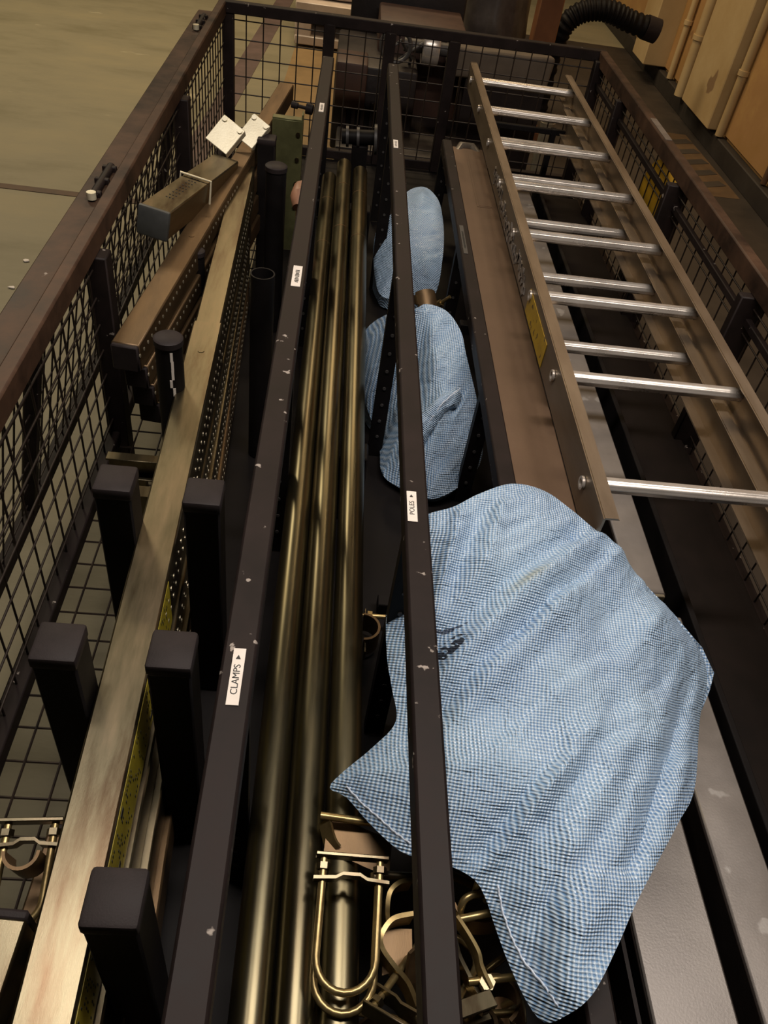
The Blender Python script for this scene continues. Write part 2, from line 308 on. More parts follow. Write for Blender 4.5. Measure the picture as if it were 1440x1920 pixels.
# right panel
bm = BM(); add_bar(bm, (XR, Y0, RZ - 0.026), (XR, Y1 + 0.05, RZ - 0.026), 0.034, 0.052, bev=0.004)
add_bar(bm, (XR + 0.045, Y0, RZ - 0.06), (XR + 0.045, Y1, RZ - 0.06), 0.05, 0.02, bev=0.004)
right = obj('side_panel', bm, M['rim'], cage)
bm = BM(); add_bar(bm, (XR, Y0, ZB + 0.018), (XR, Y1, ZB + 0.018), 0.036, 0.036, bev=0.003); obj('bottom_rail', bm, M['black'], right)
bm = BM(); add_bar(bm, (XR - 0.005, Y0, RZ - 0.115), (XR - 0.005, Y1, RZ - 0.115), 0.016, 0.020, bev=0.002); obj('middle_rail', bm, M['black'], right)
for y in (0.9, 1.75, 2.42, 3.2):
    bm = BM(); add_bar(bm, (XR - 0.01, y, 0.02 if y in (0.9, 3.2) else ZB), (XR - 0.01, y, RZ - 0.05), 0.075 if y > 1 and y < 3 else 0.048, 0.03, up=(0, 1, 0), bev=0.003); obj('upright', bm, M['black'], right)
for k in range(int((Y1 - 0.4) / 0.066)): y = 0.45 + k * 0.066; wire((XR, y, ZB + 0.02), (XR, y, RZ - 0.05), 0.0024, right)
for k in range(7): z = ZB + 0.075 + k * 0.066; wire((XR - 0.005, 0.4, z), (XR - 0.005, Y1, z), 0.0024, right)
for y, c in ((2.75, 'label'),):
    bm = BM(); add_box(bm, (XR, y, RZ + 0.001), (0.022, 0.20, 0.002)); obj('worn_tape', bm, mat('worn grey tape', (0.16, 0.13, 0.105), (0.10, 0.08, 0.065), 20, 0.6), right, False)
# base: dark sheet added in place of shade below, wire grid along left edge
bm = BM(); add_box(bm, ((-0.27 + XR) / 2, (Y0 + Y1) / 2, ZB - 0.012), (XR + 0.27, Y1 - Y0, 0.02)); shade_sheet = obj('base_shade_sheet', bm, M['black_clean'], cage)
bm = BM()
for k in range(58): add_tube(bm, [(XL, Y0 + 0.03 + k * 0.066, ZB), (-0.26, Y0 + 0.03 + k * 0.066, ZB)], 0.0024, 5)
for k in range(4): add_tube(bm, [(XL + 0.05 + k * 0.06, Y0, ZB + 0.004), (XL + 0.05 + k * 0.06, Y1, ZB + 0.004)], 0.0024, 5)
o = obj('base_grid', bm, M['wire'], cage); o['kind'] = 'stuff'
# dividers
def text_mesh(txt, size):
    c = bpy.data.curves.new('lettering', 'FONT'); c.body = txt; c.size = size; c.align_x = 'CENTER'; c.align_y = 'CENTER'; c.extrude = 0.0002
    o = bpy.data.objects.new('lettering', c); COL.objects.link(o)
    dg = bpy.context.evaluated_depsgraph_get(); me = bpy.data.meshes.new_from_object(o.evaluated_get(dg))
    bpy.data.objects.remove(o); return me
def sticker(x, y, z, wd, ln, parent, text=None, size=0.01, marks=0, m='label', lab=None):
    bm = BM(); add_box(bm, (x, y, z), (wd, ln, 0.0012), mi=0)
    if text:
        me = text_mesh(text, size); b2 = BM(); b2.from_mesh(me)
        T = Matrix.Translation((x, y - ln * 0.06, z + 0.0008)) @ Matrix.Rotation(math.pi / 2, 4, 'Z')
        b2.transform(T)
        for f in b2.faces: f.material_index = 1
        tmp = bpy.data.meshes.new('t'); b2.to_mesh(tmp); b2.free(); bm.from_mesh(tmp)
        e = size * 0.32                                     # the small triangle after the word
        cy = y + ln * 0.335
        vv = [bm.verts.new((x - size * 0.05 + a, cy + b, z + 0.0011)) for a, b in ((-e * 0.8, -e * 0.7), (e * 0.8, -e * 0.7), (0, e * 0.9))]
        bm.faces.new(vv).material_index = 1
    for k in range(marks):
        yy = y - ln * 0.30 + ln * 0.56 * k / max(1, marks - 1)
        add_box(bm, (x + wd * 0.03, yy, z + 0.0008), (wd * (0.46 if k % 3 else 0.34), ln * 0.035, 0.0006), mi=1)
    me = bpy.data.meshes.new('label'); bm.to_mesh(me); bm.free()
    o = obj('label', me, [M[m], M['ink']], parent, False)
    if lab: o['label'] = lab
    return o
M['rivet'] = mat('grey rivet', (0.075, 0.07, 0.068), None, 20, 0.5, 0.3)
bm = BM(); add_disc(bm, (0, 0, 0), (0, 1, 0), 0.0042, 0.003, 8); RIVET = bpy.data.meshes.new('rivet'); bm.to_mesh(RIVET); bm.free(); RIVET.materials.append(M['rivet'])
def strut(x, y, z0, z1, parent, wd=0.036):
    bm = BM(); add_prof(bm, [(-wd / 2, -0.002), (wd / 2, -0.002), (wd / 2, 0.022), (wd / 2 - 0.003, 0.022), (wd / 2 - 0.003, 0.001), (-wd / 2 + 0.003, 0.001), (-wd / 2 + 0.003, 0.022), (-wd / 2, 0.022)], (x, y, z0), (x, y, z1), up=(0, 1, 0))
    o = obj('strut', bm, M['black_clean'], parent)
    z = z1 - 0.05
    while z > z0 + 0.03:
        rv = bpy.data.objects.new('rivet', RIVET); COL.objects.link(rv); rv.parent = o; rv.matrix_parent_inverse = world_of(o).inverted(); rv.location = (x, y - 0.0025, z); z -= 0.05
    return o
def divider(x, z, wd, y0, y1, struts):
    bm = BM(); add_bar(bm, (x, y0, z - 0.02), (x, y1, z - 0.02), wd, 0.04, bev=0.0035); d = obj('divider', bm, M['black'], cage)
    for y in struts: strut(x, y, ZB, z - 0.035, d)
    return d
d1 = divider(-0.069, RZ, 0.040, Y0, 3.06, (0.52, 1.25, 2.1, 3.02))
sticker(-0.0690, 0.537, RZ + 0.0008, 0.0145, 0.078, d1, 'CLAMPS', 0.0115, lab='white paper label lettered CLAMPS')
sticker(-0.0670, 1.50, RZ + 0.0008, 0.0185, 0.085, d1, marks=9, lab='small label with faint lettering')
sticker(-0.0670, 2.53, RZ + 0.0008, 0.014, 0.075, d1, marks=7)
d2 = divider(0.155, RZ, 0.036, Y0, 3.08, (0.80, 1.62, 2.50, 3.04))
sticker(0.1480, 0.85, RZ + 0.0008, 0.0145, 0.064, d2, 'POLES', 0.0105, lab='white paper label lettered POLES')
sticker(0.1500, 2.31, RZ + 0.0008, 0.013, 0.060, d2, marks=6)
d3 = divider(0.376, 0.75, 0.036, Y0, 3.0, (0.45, 1.47, 2.2, 2.96))
sticker(0.3720, 2.20, 0.7508, 0.012, 0.18, d3, marks=14, m='rivet')
for yy in (1.15, 2.0, 2.98):
    bm = BM(); add_bar(bm, (0.376, yy, 0.584), (0.53, yy, 0.584), 0.03, 0.03); add_bar(bm, (0.515, yy, ZB), (0.515, yy, 0.575), 0.03, 0.03, up=(0, 1, 0)); obj('cross_member', bm, M['black_clean'], cage)
for yy in (0.3, 1.1, 2.0):
    bm = BM(); add_bar(bm, (0.16, yy, 0.42), (0.37, yy, 0.42), 0.03, 0.03); obj('cross_member', bm, M['black_clean'], cage)

# ------------------------------------------------------------------ capped posts standing in the left bay
def square_post(x, y, label):
    t = thing('square_post', label, 'post', (x, y, ZB), 'capped square posts in the left bay')
    bm = BM(); add_bar(bm, (x, y, ZB), (x, y, 0.885), 0.055, 0.055, up=(0, 1, 0), bev=0.003); obj('tube', bm, M['black_clean'], t)
    bm = BM(); add_box(bm, (x, y, 0.889), (0.058, 0.060, 0.022), bev=0.005, seg=2); obj('end_cap', bm, M['plastic'], t)
square_post(-0.160, 0.306, 'black square post with plastic cap nearest the camera, beside the CLAMPS bar')
square_post(-0.158, 0.606, 'black capped square post right of the long beam, second from the front')
square_post(-0.163, 0.899, 'black capped square post right of the long beam, third from the front')
square_post(-0.298, 0.606, 'black capped square post between the long beam and wire mesh, nearer one')
square_post(-0.298, 0.912, 'black capped square post between the long beam and wire mesh, farther one')
def round_post(x, y, z1, r, label, open_=False, mark=False):
    t = thing('round_post', label, 'post', (x, y, ZB), 'round black posts in the left bay')
    bm = BM()
    if open_: add_pipe(bm, (x, y, ZB), (x, y, z1), r, r - 0.003, 28)
    else: add_tube(bm, [(x, y, ZB), (x, y, z1 - 0.012)], r, 28)
    obj('tube', bm, M['black_clean'], t)
    if not open_:
        bm = BM(); add_tube(bm, [(x, y, z1 - 0.014), (x, y, z1 - 0.003), (x, y, z1)], [r + 0.002, r + 0.002, r - 0.002], 28); obj('end_cap', bm, M['plastic'], t)
    if mark:
        bm = BM(); rnd = random.Random(5); z = z1 - 0.03
        while z > z1 - 0.20:
            a = -1.25 + rnd.uniform(-0.1, 0.1); add_box(bm, (x + math.cos(a) * (r + 0.0002), y + math.sin(a) * (r + 0.0002), z), (0.005, 0.002, 0.012 + rnd.random() * 0.01), Matrix.Rotation(a + math.pi / 2, 3, 'Z')); z -= 0.02
        obj('paint_mark', bm, M['label'], t, False, 'streak of pale paint')
round_post(-0.292, 1.31, 0.90, 0.026, 'round black capped post with a pale paint streak down its side', mark=True)
round_post(-0.144, 1.59, 0.90, 0.0265, 'open topped round black tube beside the CLAMPS bar', open_=True)
round_post(-0.168, 2.19, 0.90, 0.028, 'round black capped post in front of the riveted bracket plate')
round_post(-0.330, 1.86, 0.80, 0.018, 'thin dark round post half hidden beside the tilted square tube')

# ------------------------------------------------------------------ zinc beams
def beam(label, p0, p1, wd, ht, m, sleeve=None, holes=(1,), caps=(0,), rows=1, cat='beam', group='zinc plated square beams', hole_range=None):
    "p0 and p1 are the middle of the top face at each end"
    p0 = Vector(p0); p1 = Vector(p1); s, d, u = frame(p1 - p0); t = thing('square_beam', label, cat, p0 - u * ht, group)
    c0 = p0 - u * ht / 2; c1 = p1 - u * ht / 2
    bm = BM(); add_bar(bm, c0, c1, wd, ht, bev=0.003); body = obj('tube', bm, m, t)
    if sleeve:
        bm = BM(); add_bar(bm, c0 - d * 0.001, c0 + (c1 - c0) * sleeve, wd + 0.006, ht + 0.006, bev=0.003); sl = obj('sleeve', bm, m, t)
        q = c0 + (c1 - c0) * (sleeve - 0.045) + u * (ht / 2 + 0.003); bm = BM(); add_disc(bm, q, u, 0.007, 0.002, 16); obj('rivet', bm, m, sl)
    L = (c1 - c0).length; hr = hole_range or (0.02, 0.98)
    for sd in holes:
        bm = BM(); k = L * hr[0]
        while k < L * hr[1]:
            for r_ in range(rows):
                off = (wd / 2 + (0.003 if sleeve and k < L * sleeve else 0)) * sd
                add_disc(bm, c0 + d * (k + 0.0125 * (r_ % 2)) + s * off + u * (ht * (0.12 - 0.3 * r_)), s, 0.0042, 0.0016, 8)
            k += 0.026
        o = obj('hole_row', bm, M['hole'], t); o['kind'] = 'stuff'
    for e in caps:
        c = c0 if e == 0 else c1; q = (sleeve and e == 0)
        bm = BM(); add_box(bm, c - d * (0.004 if e == 0 else -0.004), (wd + (0.004 if q else -0.001), 0.012, ht + (0.004 if q else -0.001)), Matrix((s, d, u)).transposed(), bev=0.003); obj('end_cap', bm, M['plastic'], t)
    return t
b1 = beam('longest zinc plated square beam running between the capped posts, uppermost of its stack', (-0.2165, -0.15, 0.775), (-0.2795, 2.44, 0.79), 0.056, 0.108, M['zinc'], sleeve=0.66, holes=(1,), hole_range=(0.36, 0.97), rows=2)
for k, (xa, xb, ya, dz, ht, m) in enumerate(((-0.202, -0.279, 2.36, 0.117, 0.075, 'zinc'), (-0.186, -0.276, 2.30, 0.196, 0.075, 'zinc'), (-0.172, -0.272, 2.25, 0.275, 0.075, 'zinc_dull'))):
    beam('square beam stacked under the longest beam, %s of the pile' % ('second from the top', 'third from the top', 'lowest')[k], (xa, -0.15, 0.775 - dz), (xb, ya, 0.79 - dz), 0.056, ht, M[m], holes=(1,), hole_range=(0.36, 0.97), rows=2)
# warning print on the side of the uppermost beam
bm = BM(); s, d, u = frame(V(-0.2795, 2.44, 0.79) - V(-0.2165, -0.15, 0.775)); RB = Matrix((s, d, u)).transposed()
c = V(-0.2165, -0.15, 0.721)
def onside(k, h): return c + d * k + s * 0.0312 + u * h
add_box(bm, onside(0.66, 0.0), (0.0006, 0.62, 0.096), RB, mi=0)
rnd = random.Random(11)
for row in (0.034, 0.022, 0.006, -0.006, -0.020, -0.032):
    k = 0.38
    while k < 0.95:
        big = rnd.random() < 0.07; ln = 0.014 if big else 0.0022
        if rnd.random() < 0.6: add_box(bm, onside(k, row) + s * 0.0005, (0.0006, ln, 0.010 if big else 0.0065), RB, mi=1)
        k += ln + rnd.choice((0.0035, 0.005, 0.018))
me = bpy.data.meshes.new('warning_sticker'); bm.to_mesh(me); bm.free(); obj('warning_sticker', me, [M['yellow_print'], M['ink']], b1, False, 'yellow warning sticker with black print')
# beam leaning along the wire mesh with its stack
bB = beam('dull zinc beam lying against the left wire mesh, uppermost of its stack', (-0.402, 1.41, 0.805), (-0.212, 3.12, 0.83), 0.052, 0.056, M['zinc_dull'], sleeve=0.33, holes=(1,), hole_range=(0.0, 0.5))
bm = BM(); q = V(-0.184, 3.0, 0.80); add_tube(bm, [q, q + V(0.022, -0.004, -0.002), q + V(0.024, -0.004, -0.002), q + V(0.05, -0.008, -0.004), q + V(0.052, -0.008, -0.004), q + V(0.075, -0.012, -0.006)], [0.011, 0.011, 0.006, 0.006, 0.019, 0.017], 14)
obj('pull_knob', bm, M['plastic'], bB, label='black locking pull knob')
for k in range(3):
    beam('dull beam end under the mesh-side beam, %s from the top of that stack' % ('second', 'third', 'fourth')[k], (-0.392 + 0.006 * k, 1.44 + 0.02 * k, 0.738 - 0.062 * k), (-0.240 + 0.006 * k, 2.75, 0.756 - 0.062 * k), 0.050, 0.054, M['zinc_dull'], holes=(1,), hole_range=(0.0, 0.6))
# tilted short square tube with hinged bracket
def tilted():
    p0 = V(-0.4180, 1.840, 0.905); p1 = V(-0.322, 2.35, 0.845)
    s, d, u = frame(p1 - p0, (0.12, 0, 1)); RT = Matrix((s, d, u)).transposed(); wd = 0.074
    t = thing('square_tube_prop', 'short tilted square tube with black end cap and hinged bright bracket plates', 'tube', p0 - u * wd)
    bm = BM(); add_bar(bm, p0 - u * wd / 2, p1 - u * wd / 2, wd, wd * 0.92, up=u, bev=0.003); body = obj('tube', bm, M['zinc'], t)
    bm = BM()
    for k in range(9):
        for j in range(3): add_disc(bm, p0 + d * (0.09 + 0.022 * k) + s * (0.008 * (j - 1)) - u * 0.0028, u, 0.0022, 0.002, 8)
    o = obj('stamped_dots', bm, M['ink'], body); o['kind'] = 'stuff'
    bm = BM(); add_box(bm, p0 - u * wd / 2 - d * 0.004, (wd + 0.004, 0.014, wd * 0.92 + 0.004), RT, bev=0.006, seg=2); obj('end_cap', bm, mat('dark green-grey cap', (0.05, 0.052, 0.050), None, 20, 0.5), t)
    c = p0 + d * 0.27; h = wd / 2 + 0.004
    bm = BM(); add_tube(bm, [c - s * h - u * 0.05, c - s * h + u * 0.003, c + s * h + u * 0.003, c + s * (h + 0.006) - u * 0.085, c + s * (h - 0.004) - u * 0.092], 0.003, 8); obj('wire_clip', bm, M['zinc_bright'], t)
    for k, (pc, sz) in enumerate(((p1 + V(-0.010, 0.050, 0.040), (0.075, 0.088)), (p1 + V(0.058, 0.155, 0.022), (0.060, 0.088)))):
        nrm = V(-0.02, -0.72, 0.69).normalized(); sx = V(0.86, -0.40, -0.40); sx = (sx - nrm * sx.dot(nrm)).normalized(); uy = nrm.cross(sx)
        RP = Matrix((sx, uy, nrm)).transposed(); bm = BM(); add_box(bm, pc, (sz[0], sz[1], 0.004), RP, bev=0.0015)
        add_box(bm, pc + sx * (sz[0] / 2 - 0.002) - nrm * 0.012, (0.004, sz[1], 0.026), RP, bev=0.001)
        pl = obj('bracket_plate', bm, M['zinc_bright'], t)
        for a in (-0.36, 0.36):
            bm = BM(); add_disc(bm, pc + sx * (sz[0] * a) + uy * (sz[1] * 0.38) + nrm * 0.004, nrm, 0.0075, 0.008, 12); obj('bolt', bm, M['zinc_bright'], pl)
    bm = BM(); add_bar(bm, p1 - u * wd * 0.6, p1 + V(0.05, 0.15, -0.035), 0.03, 0.02); obj('hinge_arm', bm, M['zinc_dull'], t)
tilted()
# upright bracket plate behind the capped post
t = thing('riveted_bracket', 'greenish zinc bracket plate with rivets standing behind the round capped post', 'bracket', (-0.177, 2.72, ZB))
bm = BM(); add_box(bm, (-0.177, 2.72, 0.62), (0.098, 0.005, 0.44), bev=0.001); add_box(bm, (-0.130, 2.74, 0.63), (0.005, 0.04, 0.46), bev=0.001); add_box(bm, (-0.177, 2.735, 0.842), (0.098, 0.03, 0.004), bev=0.001); obj('plate', bm, mat('greenish zinc', (0.16, 0.16, 0.07), (0.10, 0.10, 0.045), 18, 0.45, 0.5), t)
for z in (0.80, 0.72, 0.64, 0.56):
    bm = BM(); add_disc(bm, (-0.142, 2.716, z), (0, 1, 0), 0.007, 0.008, 12); obj('rivet', bm, M['zinc'], t)
t = thing('square_stub', 'black square tube stub standing beside the far end of the longest beam', 'post', (-0.222, 2.50, ZB))
bm = BM(); add_bar(bm, (-0.222, 2.50, ZB), (-0.222, 2.50, 0.845), 0.052, 0.052, up=(0, 1, 0), bev=0.003); obj('tube', bm, M['black_clean'], t)
bm = BM(); add_box(bm, (-0.222, 2.50, 0.850), (0.055, 0.055, 0.018), bev=0.005, seg=2); obj('end_cap', bm, M['plastic'], t)
# zinc channel bracket low behind the posts
t = thing('channel_bracket', 'yellowish zinc channel bracket low between the wire mesh and longest beam', 'bracket', (-0.375, 1.29, ZB))
bm = BM(); add_box(bm, (-0.375, 1.30, 0.58), (0.115, 0.005, 0.055), bev=0.001); add_box(bm, (-0.375, 1.29, 0.607), (0.115, 0.024, 0.004), bev=0.001); add_box(bm, (-0.375, 1.29, 0.555), (0.115, 0.024, 0.004), bev=0.001); add_box(bm, (-0.375, 1.31, 0.475), (0.03, 0.02, 0.15)); obj('channel', bm, M['zinc'], t)
bm = BM(); add_box(bm, (-0.33, 1.17, 0.52), (0.03, 0.006, 0.23), bev=0.001); add_box(bm, (-0.33, 1.16, 0.635), (0.03, 0.03, 0.005)); obj('foot_plate', bm, M['zinc'], t)

# ------------------------------------------------------------------ poles
for k, (x0, x1, y1, w_) in enumerate(((-0.019, -0.032, 2.90, 'left'), (0.0345, 0.0175, 2.98, 'middle'), (0.088, 0.076, 2.93, 'right'))):
    z = 0.62; z1 = 0.597 if k == 0 else 0.62; r = 0.0262
    t = thing('scaffold_pole', 'long brassy round pole, %s one of the three lying side by side' % w_, 'pole', (x0, -0.2, z - r), 'three brassy poles')
    bm = BM(); add_pipe(bm, (x0, -0.2, z), (x1, y1, z1), r, r - 0.004, 40); obj('tube', bm, M['brass'], t)
    for yy in (y1 - 0.22, y1 - 0.55):
        f_ = (yy + .2) / (y1 + .2); bm = BM(); add_pipe(bm, (x0 + (x1 - x0) * f_, yy, z + (z1 - z) * f_), (x0 + (x1 - x0) * f_, yy + 0.003, z + (z1 - z) * f_), r + 0.0006, r - 0.002, 32); obj('scored_ring', bm, M['zinc_dull'], t)
for yy in (0.1, 1.4, 2.7):
    bm = BM(); add_box(bm, (0.035, yy, 0.497), (0.17, 0.06, 0.192), bev=0.004); obj('pole_rest', bm, M['black_clean'], cage)
t = thing('pipe_fitting', 'dark flanged pipe fitting at the far ends of the brassy poles', 'fitting', (0.09, 3.12, ZB))
bm = BM(); add_tube(bm, [(0.0, 3.1, 0.68), (0.13, 3.1, 0.69)], 0.026, 18); obj('body', bm, M['black_clean'], t)
for x in (0.02, 0.06, 0.125): bm = BM(); add_disc(bm, (x, 3.1, 0.682 + 0.01 * x), (1, 0, 0.08), 0.036 if x < 0.1 else 0.052, 0.01, 20); obj('flange', bm, M['rivet'], t)
bm = BM(); add_box(bm, (0.07, 3.1, 0.53), (0.06, 0.05, 0.26), bev=0.003); obj('foot', bm, M['black_clean'], t)
bm = BM(); add_tube(bm, [(-0.105, 2.28, 0.75), (-0.105, 2.31, 0.77), (-0.105, 2.36, 0.775)], [0.02, 0.03, 0.024], 12); add_tube(bm, [(-0.108, 2.32, 0.40), (-0.105, 2.32, 0.77)], 0.012, 10)
tag(obj('orange_knob', bm, mat('salmon orange plastic', (0.45, 0.22, 0.13), None, 10, 0.5)), 'salmon coloured rounded knob peeping out behind the CLAMPS bar', 'knob')

# ------------------------------------------------------------------ clamps
def u_path(r, leg, n=12):
    return [(-r, leg, 0)] + [(r * math.cos(math.pi + math.pi * k / n), r * math.sin(math.pi + math.pi * k / n), 0) for k in range(n + 1)] + [(r, leg, 0)]
def place(o, Mx):
    for p in o.data.vertices: p.co = Mx @ p.co
def u_clamp(loc, rot, label, r=0.040, leg=0.125, saddle=True, double=False, group='U-bolt pole clamps', sc=1.0):
    t = thing('pole_clamp', label, 'clamp', loc, group, rot); T = world_of(t)
    def part(name, bm, m, par):
        bm.transform(T); return obj(name, bm, m, par)
    for j in range(2 if double else 1):
        bm = BM(); add_tube(bm, [Vector(p) * sc + V(0, -0.020 * j, -0.014 * j) for p in u_path(r, leg)], 0.0048, 10); ub = part('u_bolt', bm, M['bolt'], t)
        for sx in (-1, 1):
            bm = BM(); add_disc(bm, V(sx * r, leg - 0.012, -0.03 * j) * sc, (0, 1, 0), 0.009, 0.008, 6); part('nut', bm, M['zinc'], ub)
    bm = BM(); add_box(bm, V(0, leg + 0.002, 0) * sc, (2 * r + 0.022, 0.005, 0.020), bev=0.001); part('strap', bm, M['zinc'], t)
    bm = BM()
    add_prof(bm, [(-r - .012, 0), (-r * .55, .002), (-r * .3, .007), (r * .3, .007), (r * .55, .002), (r + .012, 0), (r + .012, .004), (r * .55, .006), (r * .3, .011), (-r * .3, .011), (-r * .55, .006), (-r - .012, .004)], V(0, leg - 0.03, -0.010) * sc, V(0, leg - 0.03, 0.010) * sc, up=(0, 1, 0)); part('bridge', bm, M['zinc'], t)
    if saddle:
        bm = BM(); n = 12; prof = [((r - 0.006) * math.cos(math.pi + math.pi * k / n), 0.05 + (r - 0.006) * math.sin(math.pi + math.pi * k / n)) for k in range(n + 1)] + [((r - 0.010) * math.cos(2 * math.pi - math.pi * k / n), 0.05 + (r - 0.010) * math.sin(2 * math.pi - math.pi * k / n)) for k in range(n + 1)]
        add_prof(bm, prof, V(0, 0, -0.028) * sc, V(0, 0, 0.028) * sc, up=(0, 1, 0)); part('saddle', bm, M['zinc_dull'], t)
    return t
def half_clamp(loc, rot, label, group='half-shell couplers', r=0.034):
    t = thing('half_coupler', label, 'clamp', loc, group, rot); T = world_of(t); n = 12
    prof = [(r * math.cos(math.pi * k / n), r * math.sin(math.pi * k / n)) for k in range(n + 1)] + [((r - 0.005) * math.cos(math.pi - math.pi * k / n), (r - 0.005) * math.sin(math.pi - math.pi * k / n)) for k in range(n + 1)]
    bm = BM(); add_prof(bm, prof, (0, -0.026, 0), (0, 0.026, 0)); bm.transform(T); obj('shell', bm, M['zinc_dull'], t)
    for sg in (1, -1): bm = BM(); add_box(bm, (sg * (r + 0.008), 0, 0.004), (0.026, 0.030, 0.004), bev=0.001); bm.transform(T); obj('flange', bm, M['zinc'], t)
    bm = BM(); add_tube(bm, [(r + 0.014, 0, -0.03), (r + 0.014, 0, 0.055)], 0.0052, 10); bm.transform(T); bo = obj('bolt', bm, M['bolt'], t)
    bm = BM(); add_disc(bm, (r + 0.014, 0, 0.014), (0, 0, 1), 0.0105, 0.010, 6); bm.transform(T); obj('nut', bm, M['bolt'], bo)
    return t
R = math.radians
u_clamp((0.090, 0.325, 0.676), (R(8), 0, R(-2)), 'pair of brassy U-bolts lying on the right pole in front', r=0.037, leg=0.116, saddle=False, double=True)
spots = [(0.225, 0.345, 0.625, 25, 15, 150), (0.262, 0.255, 0.600, 60, 30, 70), (0.205, 0.235, 0.585, 80, 10, 20), (0.300, 0.300, 0.575, 80, 20, 120), (0.170, 0.255, 0.555, 35, 10, 100), (0.135, 0.205, 0.60, 70, 0, 30)]
words = ['heap right of the POLES bar, under the long lever', 'heap right of the POLES bar, near the sack tip', 'heap right of the POLES bar, at the bottom edge', 'heap right of the POLES bar, half under the sack', 'heap left of the POLES bar, nearest the camera', 'heap left of the POLES bar, at the bottom edge']
for k, (x, y, z, a, b, c_) in enumerate(spots):
    (u_clamp if k % 2 == 0 else half_clamp)((x, y, z), (R(a), R(b), R(c_)), ('brassy U-bolt clamp in the ' if k % 2 == 0 else 'brassy half-shell coupler in the ') + words[k])
def curve(P, m=6):
    P = [Vector(p) for p in P]; out = []
    for i in range(len(P) - 1):
        a, b, c_, d_ = P[max(0, i - 1)], P[i], P[i + 1], P[min(len(P) - 1, i + 2)]
        for k in range(m):
            u_ = k / m; out.append(0.5 * ((2 * b) + (c_ - a) * u_ + (2 * a - 5 * b + 4 * c_ - d_) * u_ * u_ + (3 * b - a - 3 * c_ + d_) * u_ ** 3))
    return out + [P[-1]]
def strip(bm, pts, wv, th):
    "flat strip following pts: wv is its width vector, th its thickness"
    wv = Vector(wv); rows = []
    for i, p in enumerate(pts):
        d = (pts[min(i + 1, len(pts) - 1)] - pts[max(0, i - 1)]).normalized(); nn = d.cross(wv).normalized() * th / 2
        rows.append([bm.verts.new(p + wv / 2 + nn), bm.verts.new(p - wv / 2 + nn), bm.verts.new(p - wv / 2 - nn), bm.verts.new(p + wv / 2 - nn)])
    for A, B in zip(rows, rows[1:]):
        for k in range(4): bm.faces.new((A[k], A[(k + 1) % 4], B[(k + 1) % 4], B[k]))
    bm.faces.new(rows[0][::-1]); bm.faces.new(rows[-1])
t = thing('lever_clamp', 'brassy clamp with a long bent lever spilling from the torn sack mouth', 'clamp', (0.245, 0.33, 0.66), 'lever clamps spilling from the largest sack')
bm = BM(); strip(bm, curve([(0.224, 0.366, 0.705), (0.238, 0.348, 0.700), (0.250, 0.329, 0.695), (0.254, 0.314, 0.690), (0.265, 0.292, 0.685)]), (0.003, 0.002, 0.014), 0.005); obj('lever', bm, M['bolt'], t)
bm = BM(); strip(bm, curve([(0.222, 0.350, 0.690), (0.228, 0.330, 0.680), (0.240, 0.310, 0.672), (0.252, 0.290, 0.668)]), (0.003, 0.002, 0.018), 0.005); obj('side_plate', bm, M['zinc'], t)
bm = BM(); add_tube(bm, [(0.226, 0.366, 0.700), (0.285, 0.379, 0.700)], 0.0052, 10); obj('rod', bm, M['bolt'], t)
bm = BM(); add_tube(bm, [(0.240, 0.302, 0.680), (0.300, 0.309, 0.680)], 0.0050, 10); obj('rod', bm, M['bolt'], t)
bm = BM(); add_tube(bm, [(0.262, 0.300, 0.668), (0.262, 0.300, 0.690)], 0.010, 6); obj('nut', bm, M['zinc'], t)
t = thing('lever_clamp', 'brassy clamp with dark rod and two bright pins at the back of the torn mouth', 'clamp', (0.25, 0.40, 0.66), 'lever clamps spilling from the largest sack')
bm = BM(); add_tube(bm, [(0.205, 0.428, 0.700), (0.290, 0.396, 0.700)], 0.0058, 10); obj('rod', bm, M['zinc_dull'], t)
bm = BM(); add_tube(bm, curve([(0.232, 0.375, 0.690), (0.236, 0.387, 0.702), (0.244, 0.393, 0.706), (0.257, 0.397, 0.705), (0.275, 0.400, 0.700)]), 0.0050, 10); obj('hook', bm, M['bolt'], t)
for a, b in (((0.255, 0.404, 0.690), (0.252, 0.404, 0.728)), ((0.269, 0.395, 0.690), (0.265, 0.393, 0.726))): bm = BM(); add_tube(bm, [a, b], 0.0042, 8); obj('pin', bm, M['zinc_bright'], t)
bm = BM(); strip(bm, curve([(0.220, 0.392, 0.685), (0.236, 0.372, 0.678), (0.262, 0.368, 0.672), (0.285, 0.372, 0.668)]), (0, 0.004, 0.034), 0.004); obj('side_plate', bm, M['zinc_dull'], t)
t = thing('ring_clamp', 'brassy clamp of two curved bands lying under the POLES bar', 'clamp', (0.15, 0.37, 0.60))
bm = BM(); strip(bm, curve([(0.178, 0.431, 0.640), (0.160, 0.425, 0.645), (0.147, 0.412, 0.645), (0.144, 0.391, 0.640), (0.147, 0.375, 0.630)]), (0.002, 0, 0.030), 0.006); obj('band', bm, M['bolt'], t)
bm = BM(); strip(bm, curve([(0.177, 0.384, 0.650), (0.149, 0.375, 0.655), (0.134, 0.355, 0.655), (0.136, 0.341, 0.650), (0.151, 0.326, 0.640), (0.172, 0.311, 0.622), (0.186, 0.292, 0.602)]), (0.002, 0, 0.032), 0.006); obj('band', bm, M['bolt'], t)
bm = BM(); add_tube(bm, [(0.130, 0.437, 0.650), (0.180, 0.437, 0.650)], 0.0060, 10); obj('rod', bm, M['zinc'], t)
bm = BM(); strip(bm, curve([(0.140, 0.345, 0.632), (0.158, 0.350, 0.630), (0.180, 0.352, 0.626)]), (0, 0.05, 0.004), 0.005); obj('seat_plate', bm, M['zinc_dull'], t)
